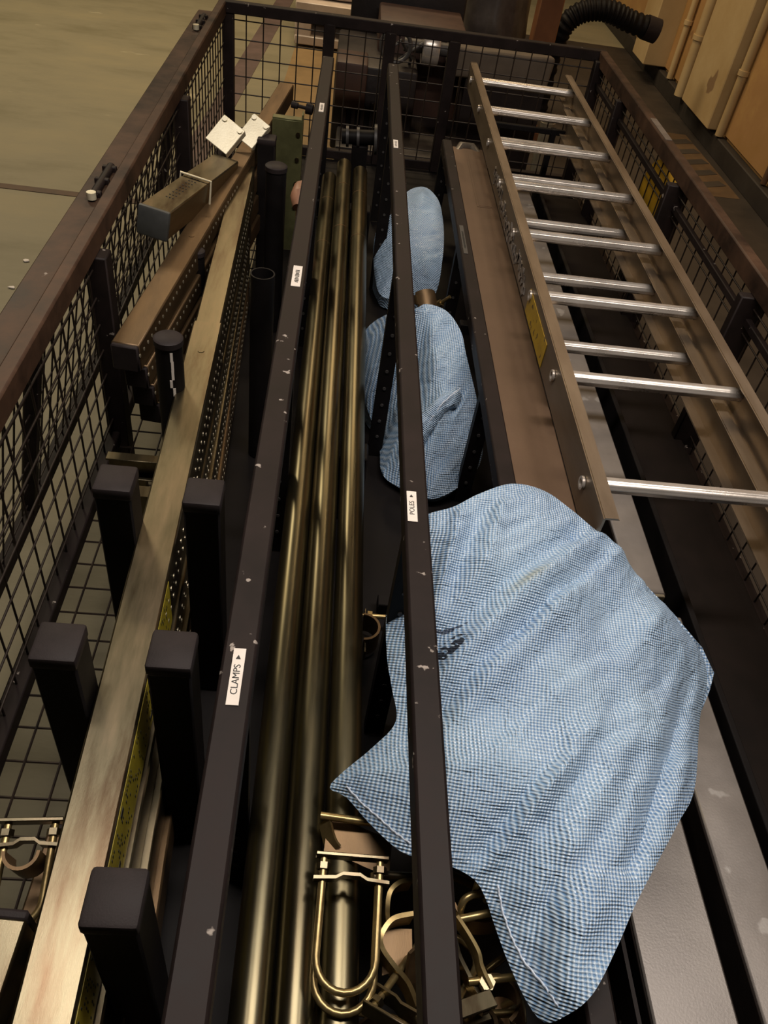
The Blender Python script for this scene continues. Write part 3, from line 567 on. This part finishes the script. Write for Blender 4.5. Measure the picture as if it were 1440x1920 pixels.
t = thing('angle_clamp', 'folded brassy plate clamp with rod under the torn left sack corner', 'clamp', (0.09, 0.48, 0.65))
bm = BM(); strip(bm, curve([(0.056, 0.500, 0.672), (0.066, 0.478, 0.654), (0.074, 0.468, 0.650)]), (0.012, 0.004, 0.020), 0.004); obj('ear', bm, M['bolt'], t)
bm = BM(); strip(bm, curve([(0.060, 0.486, 0.654), (0.090, 0.480, 0.655), (0.126, 0.466, 0.656), (0.150, 0.462, 0.654)], 4), (0.004, 0.046, 0.010), 0.004); obj('plate', bm, M['zinc_dull'], t)
bm = BM(); add_tube(bm, [(0.050, 0.503, 0.678), (0.126, 0.495, 0.680)], 0.0055, 10); obj('rod', bm, M['bolt'], t)
rnd = random.Random(21)
for k in range(6):
    half_clamp((0.27 + rnd.uniform(-0.06, 0.06), 0.22 + 0.05 * k * 0.4 + rnd.uniform(-0.02, 0.05), 0.46 + 0.035 * (k % 4)), (R(rnd.uniform(0, 90)), R(rnd.uniform(0, 60)), R(rnd.uniform(0, 360))), 'brassy coupler deep at the bottom of the heap beside the big sack', 'couplers deep in the heap')
half_clamp((0.280, 2.085, 0.60), (R(35), R(20), R(30)), 'brassy coupler lying on top of the heap between the two smaller sacks')
half_clamp((0.270, 2.10, 0.53), (R(80), R(10), R(100)), 'brassy coupler under the top one between the two smaller sacks')
half_clamp((0.275, 2.08, 0.45), (R(10), R(20), R(60)), 'lowest brassy coupler between the two smaller sacks')
half_clamp((0.1275, 1.0, 0.442), (R(90), R(0), R(90)), 'brassy coupler in the slot beside the right pole, behind the big sack')
# clamps at the lower left, between mesh and longest beam
u_clamp((-0.305, 0.365, 0.712), (R(12), 0, R(4)), 'pale zinc clamp with crossing straps beside the nearest beam, lower left', r=0.028, leg=0.088, group='pale clamps at the lower left')
half_clamp((-0.300, 0.335, 0.670), (R(75), R(10), R(15)), 'pale zinc coupler with bolt under the lower left clamp', 'pale clamps at the lower left', r=0.026)
half_clamp((-0.292, 0.300, 0.640), (R(60), R(0), R(-10)), 'zinc coupler squeezed between the two front beams at lower left', 'pale clamps at the lower left', r=0.024)
beam('short zinc beam in the lower left corner, its near end out of view', (-0.330, -0.10, 0.72), (-0.306, 0.335, 0.745), 0.054, 0.056, M['zinc'], holes=(), caps=(1,))
beam('zinc support beam standing under the lower left clamps', (-0.318, -0.10, 0.60), (-0.300, 0.50, 0.60), 0.054, 0.19, M['zinc_dull'], holes=(), caps=(1,))

# ------------------------------------------------------------------ right bay: planks, boards, long box
def plank(label, x0, x1, y0, y1, ztop, th, m, group='grey planks in the right bay', tagend=False):
    t = thing('plank', label, 'plank', ((x0 + x1) / 2, y0, ztop - th), group)
    bm = BM(); add_box(bm, ((x0 + x1) / 2, (y0 + y1) / 2, ztop - th / 2), (x1 - x0, y1 - y0, th), bev=0.003); obj('deck', bm, m, t)
    for x in (x0 - 0.001, x1 + 0.001): bm = BM(); add_box(bm, (x, (y0 + y1) / 2, ztop - th * 0.5 - 0.002), (0.004, y1 - y0, th - 0.006), bev=0.001); obj('edge_strip', bm, M['board_dark'], t)
    if tagend:
        bm = BM(); add_box(bm, (x1 - 0.018, y0 - 0.004, ztop - 0.012), (0.030, 0.008, 0.024), bev=0.001); obj('end_tag', bm, mat('cream tag', (0.36, 0.31, 0.22), None, 12, 0.6), t, label='cream tag at its end')
    return t
plank('grey aluminium plank right beside the big sack, left of the near pair', 0.545, 0.672, -0.2, 0.98, 0.50, 0.10, M['plank'])
plank('grey aluminium plank at the right edge, right of the near pair', 0.712, 0.800, -0.2, 1.06, 0.50, 0.10, M['plank'])
plank('long grey board under the ladder with a cream tag on its near end', 0.706, 0.782, 1.12, 3.3, 0.50, 0.10, M['plank'], tagend=True)
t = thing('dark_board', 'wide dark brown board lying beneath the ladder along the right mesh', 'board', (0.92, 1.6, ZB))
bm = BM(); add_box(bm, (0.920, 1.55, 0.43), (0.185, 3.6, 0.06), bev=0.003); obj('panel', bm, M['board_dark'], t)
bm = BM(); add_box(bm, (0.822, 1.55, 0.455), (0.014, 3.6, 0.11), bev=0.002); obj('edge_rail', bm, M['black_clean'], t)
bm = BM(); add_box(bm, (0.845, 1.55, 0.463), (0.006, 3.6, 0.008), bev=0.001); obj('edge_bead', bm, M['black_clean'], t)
t = thing('dark_channel', 'black steel channel lying between the big sack and the grey planks', 'channel', (0.50, 0.4, ZB))
bm = BM(); add_prof(bm, [(-0.04, 0), (0.04, 0), (0.04, 0.12), (0.034, 0.12), (0.034, 0.006), (-0.034, 0.006), (-0.034, 0.12), (-0.04, 0.12)], (0.478, -0.2, ZB), (0.478, 1.0, ZB)); obj('channel', bm, M['black'], t)
t = thing('long_flat_box', 'long brown flat box lying under the left side of the ladder', 'box', (0.468, 2.06, 0.599))
bm = BM(); add_box(bm, (0.468, 2.06, 0.644), (0.128, 2.12, 0.090), bev=0.003); obj('carton', bm, M['card'], t)
bm = BM(); add_box(bm, (0.487, 2.82, 0.6895), (0.052, 0.46, 0.001)); add_box(bm, (0.490, 2.82, 0.6902), (0.044, 0.445, 0.001)); obj('printed_panel', bm, M['card'], t, False)
bm = BM(); add_tube(bm, [(0.43, 3.09, 0.67), (0.45, 3.13, 0.69), (0.49, 3.13, 0.69), (0.52, 3.09, 0.67)], 0.016, 10); obj('tape_flap', bm, mat('dull clear tape', (0.17, 0.14, 0.11), None, 12, 0.35), t)

# ------------------------------------------------------------------ ladder
lad = thing('extension_ladder', 'aluminium double extension ladder lying on top of the right bay', 'ladder', (0.69, 1.0, 0.70))
def stile(x, y0, y1, ztop, flip, ht=0.090, fl=0.028):
    p = [(0, 0), (fl, 0), (fl, -0.004), (0.004, -0.004), (0.004, -ht + 0.004), (fl, -ht + 0.004), (fl, -ht), (0, -ht)]
    if flip: p = [(-a, b) for a, b in p][::-1]
    bm = BM(); add_prof(bm, p, (x, y0, ztop), (x, y1, ztop)); bmesh.ops.bevel(bm, geom=[e for e in bm.edges if abs((e.verts[0].co - e.verts[1].co).y) > 0.5 and max(v.co.z for v in e.verts) > ztop - 0.002], offset=0.0022, segments=2, affect='EDGES')
    return bm
def section(name, xl, xr, y0l, y0r, y1, ztop, rungs, sides):
    out = []
    for x, flip, y0 in ((xl, False, y0l), (xr, True, y0r)):
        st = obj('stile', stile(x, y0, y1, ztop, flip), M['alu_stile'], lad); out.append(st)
        for y in rungs:
            if y > y0 + 0.02:
                bm = BM(); sx = -1 if not flip else 1
                xx = x + sx * 0.001
                add_pipe(bm, (xx, y, ztop - 0.036), (xx + sx * 0.005, y, ztop - 0.036), 0.013, 0.008, 18); obj('rung_ferrule', bm, M['alu'], st)
                if flip:
                    bm = BM(); add_pipe(bm, (x - 0.006, y, ztop - 0.036), (x - 0.010, y, ztop - 0.036), 0.015, 0.011, 18); obj('rung_ferrule', bm, M['alu'], st)
    n = 20
    for y in rungs:
        prof = []
        for k in range(n * 2):
            a = 2 * math.pi * k / (n * 2); rr = 0.0145 + (0.0008 if k % 4 < 2 else 0.0); prof.append((rr * math.cos(a), rr * 0.95 * math.sin(a)))
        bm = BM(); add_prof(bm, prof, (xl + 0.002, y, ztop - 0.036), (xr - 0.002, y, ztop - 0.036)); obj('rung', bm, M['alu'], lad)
    return out
RB_ = [1.077 + 0.3395 * k for k in range(8)]
s1 = section('upper', 0.488, 0.908, 0.950, -0.2, 3.57, 0.868, RB_, True)
RA_ = [1.669 + 0.3435 * k for k in range(5)]
s2 = section('lower', 0.532, 0.940 - 0.045, 1.50, 0.4, 3.42, 0.790, RA_, False)
bm = BM(); add_box(bm, (0.4868, 1.645, 0.812), (0.0012, 0.25, 0.060)); o = obj('caution_sticker', bm, M['yellow'], s1[0], False, 'yellow scuffed caution sticker')
bm = BM(); rnd = random.Random(4)
for k in range(46):
    y = 1.83 + 0.74 * k / 46; add_box(bm, (0.4866, y, 0.812 + rnd.uniform(-0.016, 0.014)), (0.0022, rnd.uniform(0.012, 0.035), rnd.uniform(0.010, 0.028)), Matrix.Rotation(rnd.uniform(-0.5, 0.5), 3, 'X'))
o = obj('torn_label', bm, M['foil'], s1[0], False, 'remains of a torn foil label'); o['kind'] = 'stuff'
for y in (-0.1, 3.38):
    bm = BM(); add_bar(bm, (0.845, y, ZB), (0.845, y, 0.716), 0.02, 0.03, up=(0, 1, 0), bev=0.001); add_bar(bm, (0.54, y, 0.704), (0.90, y, 0.704), 0.02, 0.02); obj('ladder_bearer', bm, M['black_clean'], cage)

# ------------------------------------------------------------------ sacks
def ptseg(p, a, b):
    d = b - a; t = max(0, min(1, (p - a).dot(d) / max(1e-9, d.dot(d)))); return (p - (a + d * t)).length, t
def sack(name, label, outline, H, D, step, zbase, fold, seed, ang, famp=0.006, shrink=0.86, extra=None):
    # smooth the outline with a closed Catmull-Rom curve
    P = [Vector(p) for p in outline]; N = len(P); B = []
    for i in range(N):
        a, b, c, d = P[i - 1], P[i], P[(i + 1) % N], P[(i + 2) % N]; m = max(2, int((c - b).length / step))
        for k in range(m):
            t = k / m; B.append(0.5 * ((2 * b) + (c - a) * t + (2 * a - 5 * b + 4 * c - d) * t * t + (3 * b - a - 3 * c + d) * t ** 3))
    n = len(B); B2 = [Vector((p.x, p.y)) for p in B]
    xs = [p.x for p in B2]; ys = [p.y for p in B2]; pts = list(B2)
    y = min(ys); r = 0
    while y < max(ys):
        x = min(xs) + (step / 2 if r % 2 else 0)
        while x < max(xs):
            p = Vector((x, y)); inside = False; j = n - 1
            for i in range(n):
                if (B2[i].y > y) != (B2[j].y > y) and x < (B2[j].x - B2[i].x) * (y - B2[i].y) / (B2[j].y - B2[i].y) + B2[i].x: inside = not inside
                j = i
            if inside and min((p - q).length_squared for q in B2) > (step * 0.6) ** 2: pts.append(p)
            x += step
        y += step * 0.87; r += 1
    res = geometry.delaunay_2d_cdt(pts, [(i, (i + 1) % n) for i in range(n)], [], 1, 1e-6)
    vv, ff, orig = res[0], res[2], res[3]
    bm = BM(); bv = []; top = []; ca, sa = math.cos(ang), math.sin(ang); lay = None
    for q, og in zip(vv, orig):
        wsum = 0; zs = 0; dm = 9
        for i in range(0, n):
            dd = (q - B2[i]).length; dm = min(dm, dd); ww = 1 / (dd * dd + 1e-7) ; wsum += ww; zs += ww * B[i].z
        z = zs / wsum; t = min(1, dm / D); f = 1 - (1 - t) ** 2
        a = q.x * ca + q.y * sa; b = -q.x * sa + q.y * ca
        wob = noise.noise(Vector((a * 4, b * 6, seed))) * 0.05
        g = noise.noise(Vector((a * 5, (b + wob) * 30, seed + 3))) + 0.6 * noise.noise(Vector((a * 9, (b + wob) * 62, seed + 9)))
        lump = noise.noise(Vector((q.x * 9, q.y * 9, seed + 5)))
        z += H * f + famp * g * min(1, dm / 0.02) + fold * lump * f
        if extra: z += extra(q) * min(1, dm / 0.02)
        top.append(Vector((q.x, q.y, z)))
    for p in top: bv.append(bm.verts.new(p))
    uvl = bm.loops.layers.uv.new('UVMap')
    for f in ff: bm.faces.new([bv[i] for i in f])
    # boundary ring -> lower rings -> closed underside
    bnd = [e for e in bm.edges if len(e.link_faces) == 1]
    nxt = {}
    ring = []; e0 = bnd[0]; v = e0.verts[0]; start = v; prev = None
    while True:
        ring.append(v); cand = [e for e in v.link_edges if len(e.link_faces) == 1 and e.other_vert(v) is not prev]
        w_ = cand[0].other_vert(v); prev = v; v = w_
        if v is start: break
    cen = Vector((sum(p.co.x for p in ring) / len(ring), sum(p.co.y for p in ring) / len(ring), 0))
    last = ring
    for lv, (sh, fz) in enumerate(((0.985, 0.12), (0.94, 0.5), (shrink, 1.0))):
        cur = []
        for p in ring:
            q = cen.lerp(Vector((p.co.x, p.co.y, 0)), sh); zb = min(p.co.z - 0.004, zbase); q.z = p.co.z + (zb - p.co.z) * fz + (0.004 * noise.noise(Vector((q.x * 30, q.y * 30, lv))))
            cur.append(bm.verts.new(q))
        for i in range(len(ring)): bm.faces.new((last[i], last[(i + 1) % len(ring)], cur[(i + 1) % len(ring)], cur[i]))
        last = cur
    bm.faces.new(last)
    for f in bm.faces:
        for l in f.loops:
            c_ = l.vert.co; l[uvl].uv = (c_.x * ca + c_.y * sa + 0.3 * c_.z, -c_.x * sa + c_.y * ca + 0.6 * c_.z)
    for f in bm.faces: f.smooth = True
    t = thing(name, label, 'sack', (cen.x, cen.y, zbase), 'blue woven plastic sacks')
    body = obj('bag', bm, M['sack'], t); return t, body
def ridge(q, a, b, hgt, wd):
    d, t = ptseg(q, Vector(a), Vector(b)); return hgt * math.exp(-(d / wd) ** 2) * (1 - 0.35 * abs(2 * t - 1))
def ex1(q):
    return (ridge(q, (0.50, 0.95), (0.20, 0.66), 0.022, 0.016) - ridge(q, (0.44, 0.93), (0.19, 0.72), 0.020, 0.016) + ridge(q, (0.53, 0.93), (0.20, 0.57), 0.018, 0.018) - ridge(q, (0.49, 0.90), (0.20, 0.615), 0.014, 0.010)
            + ridge(q, (0.245, 0.94), (0.20, 0.76), 0.020, 0.013) - ridge(q, (0.29, 0.96), (0.22, 0.80), 0.016, 0.014) + ridge(q, (0.32, 0.97), (0.28, 0.84), 0.012, 0.012)
            - ridge(q, (0.655, 0.76), (0.43, 0.40), 0.016, 0.010) + ridge(q, (0.63, 0.78), (0.41, 0.42), 0.010, 0.014) + ridge(q, (0.66, 0.72), (0.45, 0.38), 0.008, 0.012)
            + ridge(q, (0.50, 0.62), (0.36, 0.42), 0.014, 0.016) - ridge(q, (0.47, 0.64), (0.33, 0.45), 0.014, 0.014) + ridge(q, (0.42, 0.58), (0.27, 0.42), 0.014, 0.014) - ridge(q, (0.36, 0.55), (0.25, 0.43), 0.012, 0.012)
            + ridge(q, (0.62, 0.86), (0.48, 0.70), 0.014, 0.02) - ridge(q, (0.56, 0.88), (0.44, 0.74), 0.012, 0.016) + ridge(q, (0.38, 0.38), (0.33, 0.27), 0.012, 0.016) - ridge(q, (0.34, 0.40), (0.30, 0.30), 0.010, 0.010))
SACK1 = [(0.193, 0.951, 0.840), (0.237, 0.965, 0.850), (0.283, 0.993, 0.860), (0.342, 1.025, 0.860), (0.401, 1.026, 0.850), (0.447, 0.995, 0.840), (0.486, 0.961, 0.830), (0.530, 0.965, 0.800), (0.587, 0.928, 0.750), (0.649, 0.882, 0.710), (0.697, 0.839, 0.680), (0.707, 0.792, 0.660), (0.673, 0.712, 0.650),
         (0.588, 0.553, 0.72), (0.524, 0.476, 0.76), (0.432, 0.366, 0.79), (0.396, 0.315, 0.79), (0.355, 0.263, 0.79), (0.329, 0.248, 0.76), (0.312, 0.248, 0.735), (0.298, 0.270, 0.725), (0.282, 0.313, 0.720), (0.269, 0.357, 0.720), (0.260, 0.379, 0.730), (0.245, 0.400, 0.740), (0.210, 0.413, 0.750), (0.164, 0.427, 0.740), (0.142, 0.444, 0.730), (0.112, 0.483, 0.710), (0.084, 0.525, 0.690), (0.061, 0.543, 0.680), (0.076, 0.561, 0.690), (0.119, 0.594, 0.710), (0.150, 0.626, 0.730), (0.145, 0.682, 0.730), (0.138, 0.740, 0.730), (0.137, 0.817, 0.740), (0.147, 0.849, 0.770), (0.157, 0.893, 0.800), (0.173, 0.937, 0.820)]
sk1, body1 = sack('woven_sack', 'largest blue woven plastic sack, torn open in front under the POLES bar', SACK1, 0.065, 0.17, 0.0075, 0.757, 0.020, 1.0, R(40), 0.0065, 0.90, ex1)
def hem(pts, parent, r=0.0013):
    bm = BM(); P = [Vector(p) for p in pts]; Q = []
    for i in range(len(P) - 1):
        for k in range(8): Q.append(P[i].lerp(P[i + 1], k / 8) + Vector((0, 0, 0.0015 * math.sin(i * 3 + k * 1.7))))
    Q.append(P[-1]); add_tube(bm, Q, r, 6); return obj('hem_stitching', bm, M['stitch'], parent, label='white stitched hem')
def on_top(body, pts, lift=0.002):
    out = []
    bmx = bmesh.new(); bmx.from_mesh(body.data); from mathutils.bvhtree import BVHTree
    tree = BVHTree.FromBMesh(bmx)
    for x, y in pts:
        hit = tree.ray_cast(Vector((x, y, 2)), Vector((0, 0, -1)))
        if hit[0] is not None: out.append(hit[0] + Vector((0, 0, lift)))
    bmx.free(); return out
hem(on_top(body1, [(0.083, 0.536), (0.105, 0.507), (0.125, 0.482), (0.145, 0.457), (0.163, 0.440)]), sk1)
hem(on_top(body1, [(0.272, 0.392), (0.277, 0.365), (0.285, 0.338), (0.296, 0.310), (0.312, 0.280), (0.322, 0.258)]), sk1)
# folded lip behind the right edge of the big sack
LIP = [(0.533, 0.959, 0.79), (0.595, 0.947, 0.735), (0.668, 0.906, 0.688), (0.719, 0.858, 0.658), (0.735, 0.817, 0.642), (0.718, 0.783, 0.640), (0.690, 0.740, 0.640)]
bm = BM(); uvl = bm.loops.layers.uv.new('UVMap'); rows = []
for j in range(5):
    row = []
    for p in LIP:
        p = Vector(p); c_ = Vector((0.45, 0.66, p.z - 0.03)); q = p.lerp(c_, 0.12 * j); q.z = p.z - 0.004 * j * (4 - j) - 0.006 * j; row.append(bm.verts.new(q))
    rows.append(row)
for j in range(4):
    for i in range(len(LIP) - 1): bm.faces.new((rows[j][i], rows[j][i + 1], rows[j + 1][i + 1], rows[j + 1][i]))
bmesh.ops.solidify(bm, geom=bm.faces[:], thickness=0.003)
bmesh.ops.subdivide_edges(bm, edges=bm.edges[:], cuts=2, use_grid_fill=True, smooth=0.4)
for f in bm.faces:
    for l in f.loops: l[uvl].uv = (l.vert.co.x * 0.77 + l.vert.co.y * 0.64, -l.vert.co.x * 0.64 + l.vert.co.y * 0.77)
obj('folded_lip', bm, M['sack'], sk1)
SACK2 = [(0.214, 1.792, 0.740), (0.247, 1.808, 0.750), (0.300, 1.800, 0.740), (0.335, 1.745, 0.720), (0.350, 1.690, 0.690), (0.385, 1.620, 0.615), (0.410, 1.570, 0.550), (0.415, 1.530, 0.490), (0.392, 1.500, 0.460), (0.335, 1.450, 0.440), (0.280, 1.436, 0.430), (0.211, 1.482, 0.420), (0.172, 1.531, 0.420), (0.165, 1.656, 0.420), (0.131, 1.730, 0.460), (0.092, 1.836, 0.520), (0.103, 1.885, 0.600), (0.149, 1.867, 0.670)]
def ex2(q):
    return ridge(q, (0.30, 1.60), (0.22, 1.52), 0.016, 0.02) + ridge(q, (0.25, 1.79), (0.29, 1.62), 0.014, 0.016) - ridge(q, (0.22, 1.72), (0.25, 1.60), 0.012, 0.02) + ridge(q, (0.32, 1.58), (0.25, 1.55), 0.012, 0.02)
sk2, body2 = sack('woven_sack', 'middle-sized blue woven sack with its mouth twisted shut, behind the largest sack', SACK2, 0.050, 0.12, 0.008, 0.405, 0.024, 21.0, R(60), 0.012, 0.92, ex2)
SACK3 = [(0.181, 2.527, 0.660), (0.210, 2.613, 0.680), (0.251, 2.675, 0.690), (0.297, 2.693, 0.690), (0.335, 2.630, 0.680), (0.348, 2.539, 0.660), (0.352, 2.451, 0.630), (0.350, 2.384, 0.590), (0.345, 2.339, 0.520), (0.322, 2.316, 0.480), (0.249, 2.344, 0.460), (0.176, 2.366, 0.450), (0.150, 2.434, 0.470), (0.135, 2.528, 0.540), (0.147, 2.560, 0.610)]
sk3, body3 = sack('woven_sack', 'farthest and smallest blue woven sack, deep behind the POLES bar', SACK3, 0.045, 0.11, 0.009, 0.405, 0.026, 41.0, R(0), 0.012, 0.92)
# twisted mouth of the middle sack
bm = BM(); uvl = bm.loops.layers.uv.new('UVMap')
tp = on_top(body2, [(0.235, 1.53), (0.26, 1.545), (0.29, 1.57), (0.32, 1.60), (0.335, 1.615)], 0.012)
rr = [0.030, 0.022, 0.019, 0.021, 0.014]
add_tube(bm, [p + Vector((0, 0, 0.012 * math.sin(i * 1.5))) for i, p in enumerate(tp)], rr[:len(tp)], 16)
bmesh.ops.subdivide_edges(bm, edges=bm.edges[:], cuts=3, use_grid_fill=True, smooth=0.6)
for v in bm.verts: v.co += Vector((0, 0, 1)) * 0.010 * noise.noise(v.co * 45) + Vector((0, 1, 0)) * 0.008 * noise.noise(v.co * 60 + Vector((5, 0, 0)))
for f in bm.faces:
    for l in f.loops: l[uvl].uv = (l.vert.co.x, l.vert.co.y + l.vert.co.z)
obj('twisted_mouth', bm, M['sack'], sk2)
hem([p + Vector((0.002, -0.014, 0.020)) for p in tp], sk2, 0.0015)

# ------------------------------------------------------------------ beyond the cage
t = thing('drum_reel', 'yellow round drum with a black hub standing outside the right mesh', 'drum', (1.13, 2.76, 0))
bm = BM(); add_tube(bm, [(1.095, 2.78, 0.69), (1.10, 2.78, 0.69), (1.15, 2.78, 0.69)], [0.143, 0.15, 0.15], 36); obj('drum', bm, mat('yellow drum paint', (0.62, 0.36, 0.02), (0.48, 0.27, 0.02), 6, 0.45), t)
bm = BM(); add_disc(bm, (1.092, 2.73, 0.630), (1, 0, 0), 0.052, 0.02, 24); obj('hub', bm, M['plastic'], t)
for y in (2.68, 2.84): bm = BM(); add_bar(bm, (1.125, y, 0), (1.125, y, 0.60), 0.04, 0.04, up=(0, 1, 0)); add_box(bm, (1.16, y, 0.02), (0.20, 0.06, 0.04)); obj('stand', bm, M['black_clean'], t)
bm = BM(); add_box(bm, (1.085, 2.50, 0.69), (0.006, 0.016, 0.26)); add_box(bm, (1.085, 2.50, 0.28), (0.01, 0.03, 0.56)); tag(obj('pale_strip', bm, M['label']), 'narrow pale upright strip right of the yellow drum', 'strip')

t = thing('machine', 'large dark brown machine standing behind the far end of the cage', 'machine', (0.40, 4.6, 0))
mdark = mat('oily dark machine', (0.018, 0.011, 0.009), (0.009, 0.006, 0.006), 7, 0.5, 0.2, 0.3, 60); mred = mat('rust brown paint', (0.060, 0.027, 0.016), (0.035, 0.016, 0.011), 6, 0.55)
for nm, c_, s_, m_ in (('base', (0.40, 4.45, 0.17), (0.86, 1.0, 0.34), mdark), ('body', (0.14, 4.55, 0.42), (0.40, 0.62, 0.40), mdark), ('side_box', (0.02, 4.30, 0.54), (0.15, 0.22, 0.20), mred), ('motor_block', (0.36, 4.75, 0.50), (0.44, 0.42, 0.50), mred), ('rear_cabinet', (0.30, 5.25, 0.50), (0.62, 0.45, 1.0), mdark)):
    bm = BM(); add_box(bm, c_, s_, bev=0.012, seg=2); obj(nm, bm, m_, t)
for k in range(6): bm = BM(); add_box(bm, (0.0 + 0.045 * k, 4.235, 0.30 + 0.02 * (k % 2)), (0.02, 0.05, 0.30), bev=0.004); obj('cooling_fin', bm, mdark, t)
bm = BM(); add_tube(bm, [(0.35, 4.35, 0.71), (0.36, 4.35, 0.71), (0.42, 4.35, 0.71), (0.43, 4.35, 0.71)], [0.075, 0.08, 0.08, 0.075], 28); obj('pulley', bm, M['alu'], t)
bm = BM(); add_tube(bm, [(0.26, 4.35, 0.71), (0.48, 4.35, 0.71)], 0.03, 16); obj('shaft', bm, M['rivet'], t)
bm = BM(); add_tube(bm, [(0.215 + 0.07 * math.cos(a), 4.22, 0.73 + 0.07 * math.sin(a)) for a in (2 * math.pi * k / 20 for k in range(20))], 0.010, 8, closed=True); obj('hand_ring', bm, M['rivet'], t)
for k in range(2): bm = BM(); add_tube(bm, [(0.18, 4.3, 0.60), (0.17 + 0.1 * k, 4.25, 0.69), (0.24 + 0.10 * k, 4.28, 0.74), (0.30 + 0.10 * k, 4.32, 0.66), (0.30 + 0.12 * k, 4.5, 0.55)], 0.008, 8); obj('hose', bm, M['rivet'], t)
t = thing('grey_slab', 'grey stone-like slab seen through the far mesh behind the ladder', 'slab', (0.78, 4.35, 0))
bm = BM(); add_box(bm, (0.74, 4.42, 0.68), (0.50, 0.26, 0.13), bev=0.02, seg=3); bmesh.ops.subdivide_edges(bm, edges=bm.edges[:], cuts=3, use_grid_fill=True)
for v in bm.verts: v.co += Vector((1, 1, 1)) * 0.012 * noise.noise(v.co * 9)
obj('block', bm, mat('dusty grey', (0.115, 0.088, 0.062), (0.075, 0.057, 0.040), 9, 0.75), t)
bm = BM(); add_box(bm, (0.78, 4.42, 0.305), (0.40, 0.24, 0.61)); obj('plinth', bm, mdark, t)
bm = BM(); add_tube(bm, [(0.98, 4.08, 0.0), (0.98, 4.08, 0.50), (0.98, 4.08, 0.53)], [0.03, 0.03, 0.04], 14); add_tube(bm, [(0.98, 4.08, 0.53), (0.98, 4.08, 0.55)], 0.032, 14)
tag(obj('pale_jar', bm, mat('pale jar', (0.26, 0.22, 0.15), None, 8, 0.5)), 'small pale capped container behind the far mesh, beside the slab', 'container')
# wrapped stack far behind
t = thing('wrapped_stack', 'pallet stack with pale wrapped boards beyond the far left mesh', 'pallet', (-0.02, 7.2, 0))
pale = mat('pale wrapped boards', (0.62, 0.52, 0.44), (0.46, 0.37, 0.30), 5, 0.35, 0.0, 0.2, 30)
for z in (0.02, 0.24): bm = BM(); add_box(bm, (-0.02, 7.25, z + 0.03), (0.80, 0.85, 0.06), bev=0.006); obj('deck_board', bm, pale, t)
for x in (-0.36, -0.02, 0.33): bm = BM(); add_box(bm, (x, 7.25, 0.14), (0.12, 0.82, 0.17), bev=0.006); obj('block', bm, M['board_dark'] if x > -0.3 else pale, t)
bm = BM(); add_box(bm, (-0.02, 7.35, 0.42), (0.70, 0.80, 0.22), bev=0.03, seg=3); bmesh.ops.subdivide_edges(bm, edges=bm.edges[:], cuts=4, use_grid_fill=True)
for v in bm.verts: v.co += Vector((0.3, 1, 1)) * 0.014 * noise.noise(Vector((v.co.x * 5, v.co.y * 5, v.co.z * 26)))
obj('wrapped_load', bm, mat('silvery wrap', (0.50, 0.43, 0.40), (0.34, 0.29, 0.27), 7, 0.22, 0.2, 0.3, 25), t)
# wrapped bundle and upright timber behind the machine
t = thing('film_bundle', 'bundle wrapped in dull plastic film above the far rail', 'bundle', (0.86, 5.85, 0))
bm = BM(); add_tube(bm, [(0.86, 5.85, 0.0), (0.86, 5.85, 0.2), (0.86, 5.85, 0.5), (0.87, 5.87, 0.8), (0.86, 5.87, 0.98)], [0.20, 0.24, 0.25, 0.23, 0.12], 24); bmesh.ops.subdivide_edges(bm, edges=bm.edges[:], cuts=2, use_grid_fill=True)
for v in bm.verts: v.co += Vector((1, 1, 0.4)) * 0.03 * noise.noise(Vector((v.co.x * 9, v.co.y * 9, v.co.z * 5)))
obj('wrap', bm, mat('grey plastic film', (0.075, 0.062, 0.055), (0.035, 0.028, 0.026), 8, 0.35), t)
bm = BM(); add_tube(bm, [(0.86, 5.87, 0.93), (0.86, 5.87, 1.03)], [0.05, 0.07], 14); obj('gathered_top', bm, mat('grey film top', (0.09, 0.075, 0.066), None, 8, 0.35), t)
bm = BM(); add_box(bm, (1.16, 5.5, 0.55), (0.14, 0.12, 1.10), bev=0.006); add_box(bm, (1.16, 5.5, 0.03), (0.22, 0.2, 0.06), bev=0.004)
tag(obj('timber_upright', bm, mat('orange brown timber', (0.19, 0.075, 0.025), (0.13, 0.05, 0.018), 7, 0.55)), 'orange brown timber upright beside the film bundle', 'timber')
# corrugated duct
t = thing('flexible_duct', 'black corrugated flexible duct arching beside the ochre wall', 'duct', (1.36, 6.05, 0))
CP = [V(1.36, 6.05, 0.0), V(1.36, 6.05, 0.30), V(1.38, 6.0, 0.52), V(1.45, 6.0, 0.62), V(1.56, 6.0, 0.665), V(1.68, 6.0, 0.665), V(1.80, 6.0, 0.632), V(1.95, 6.0, 0.605)]
pts = []
for i in range(len(CP) - 1):
    a, b, c_, d_ = CP[max(0, i - 1)], CP[i], CP[i + 1], CP[min(len(CP) - 1, i + 2)]
    for k in range(16):
        u_ = k / 16; pts.append(0.5 * ((2 * b) + (c_ - a) * u_ + (2 * a - 5 * b + 4 * c_ - d_) * u_ * u_ + (3 * b - a - 3 * c_ + d_) * u_ ** 3))
pts.append(CP[-1]); bm = BM(); add_tube(bm, pts, [0.068 if (k // 2) % 2 else 0.060 for k in range(len(pts))], 20)
obj('hose', bm, M['black_clean'], t)
bm = BM(); d_ = (CP[-1] - CP[-2]).normalized(); add_pipe(bm, CP[-1] - d_ * 0.03, CP[-1] + d_ * 0.06, 0.073, 0.062, 24); obj('end_collar', bm, M['plastic'], t)
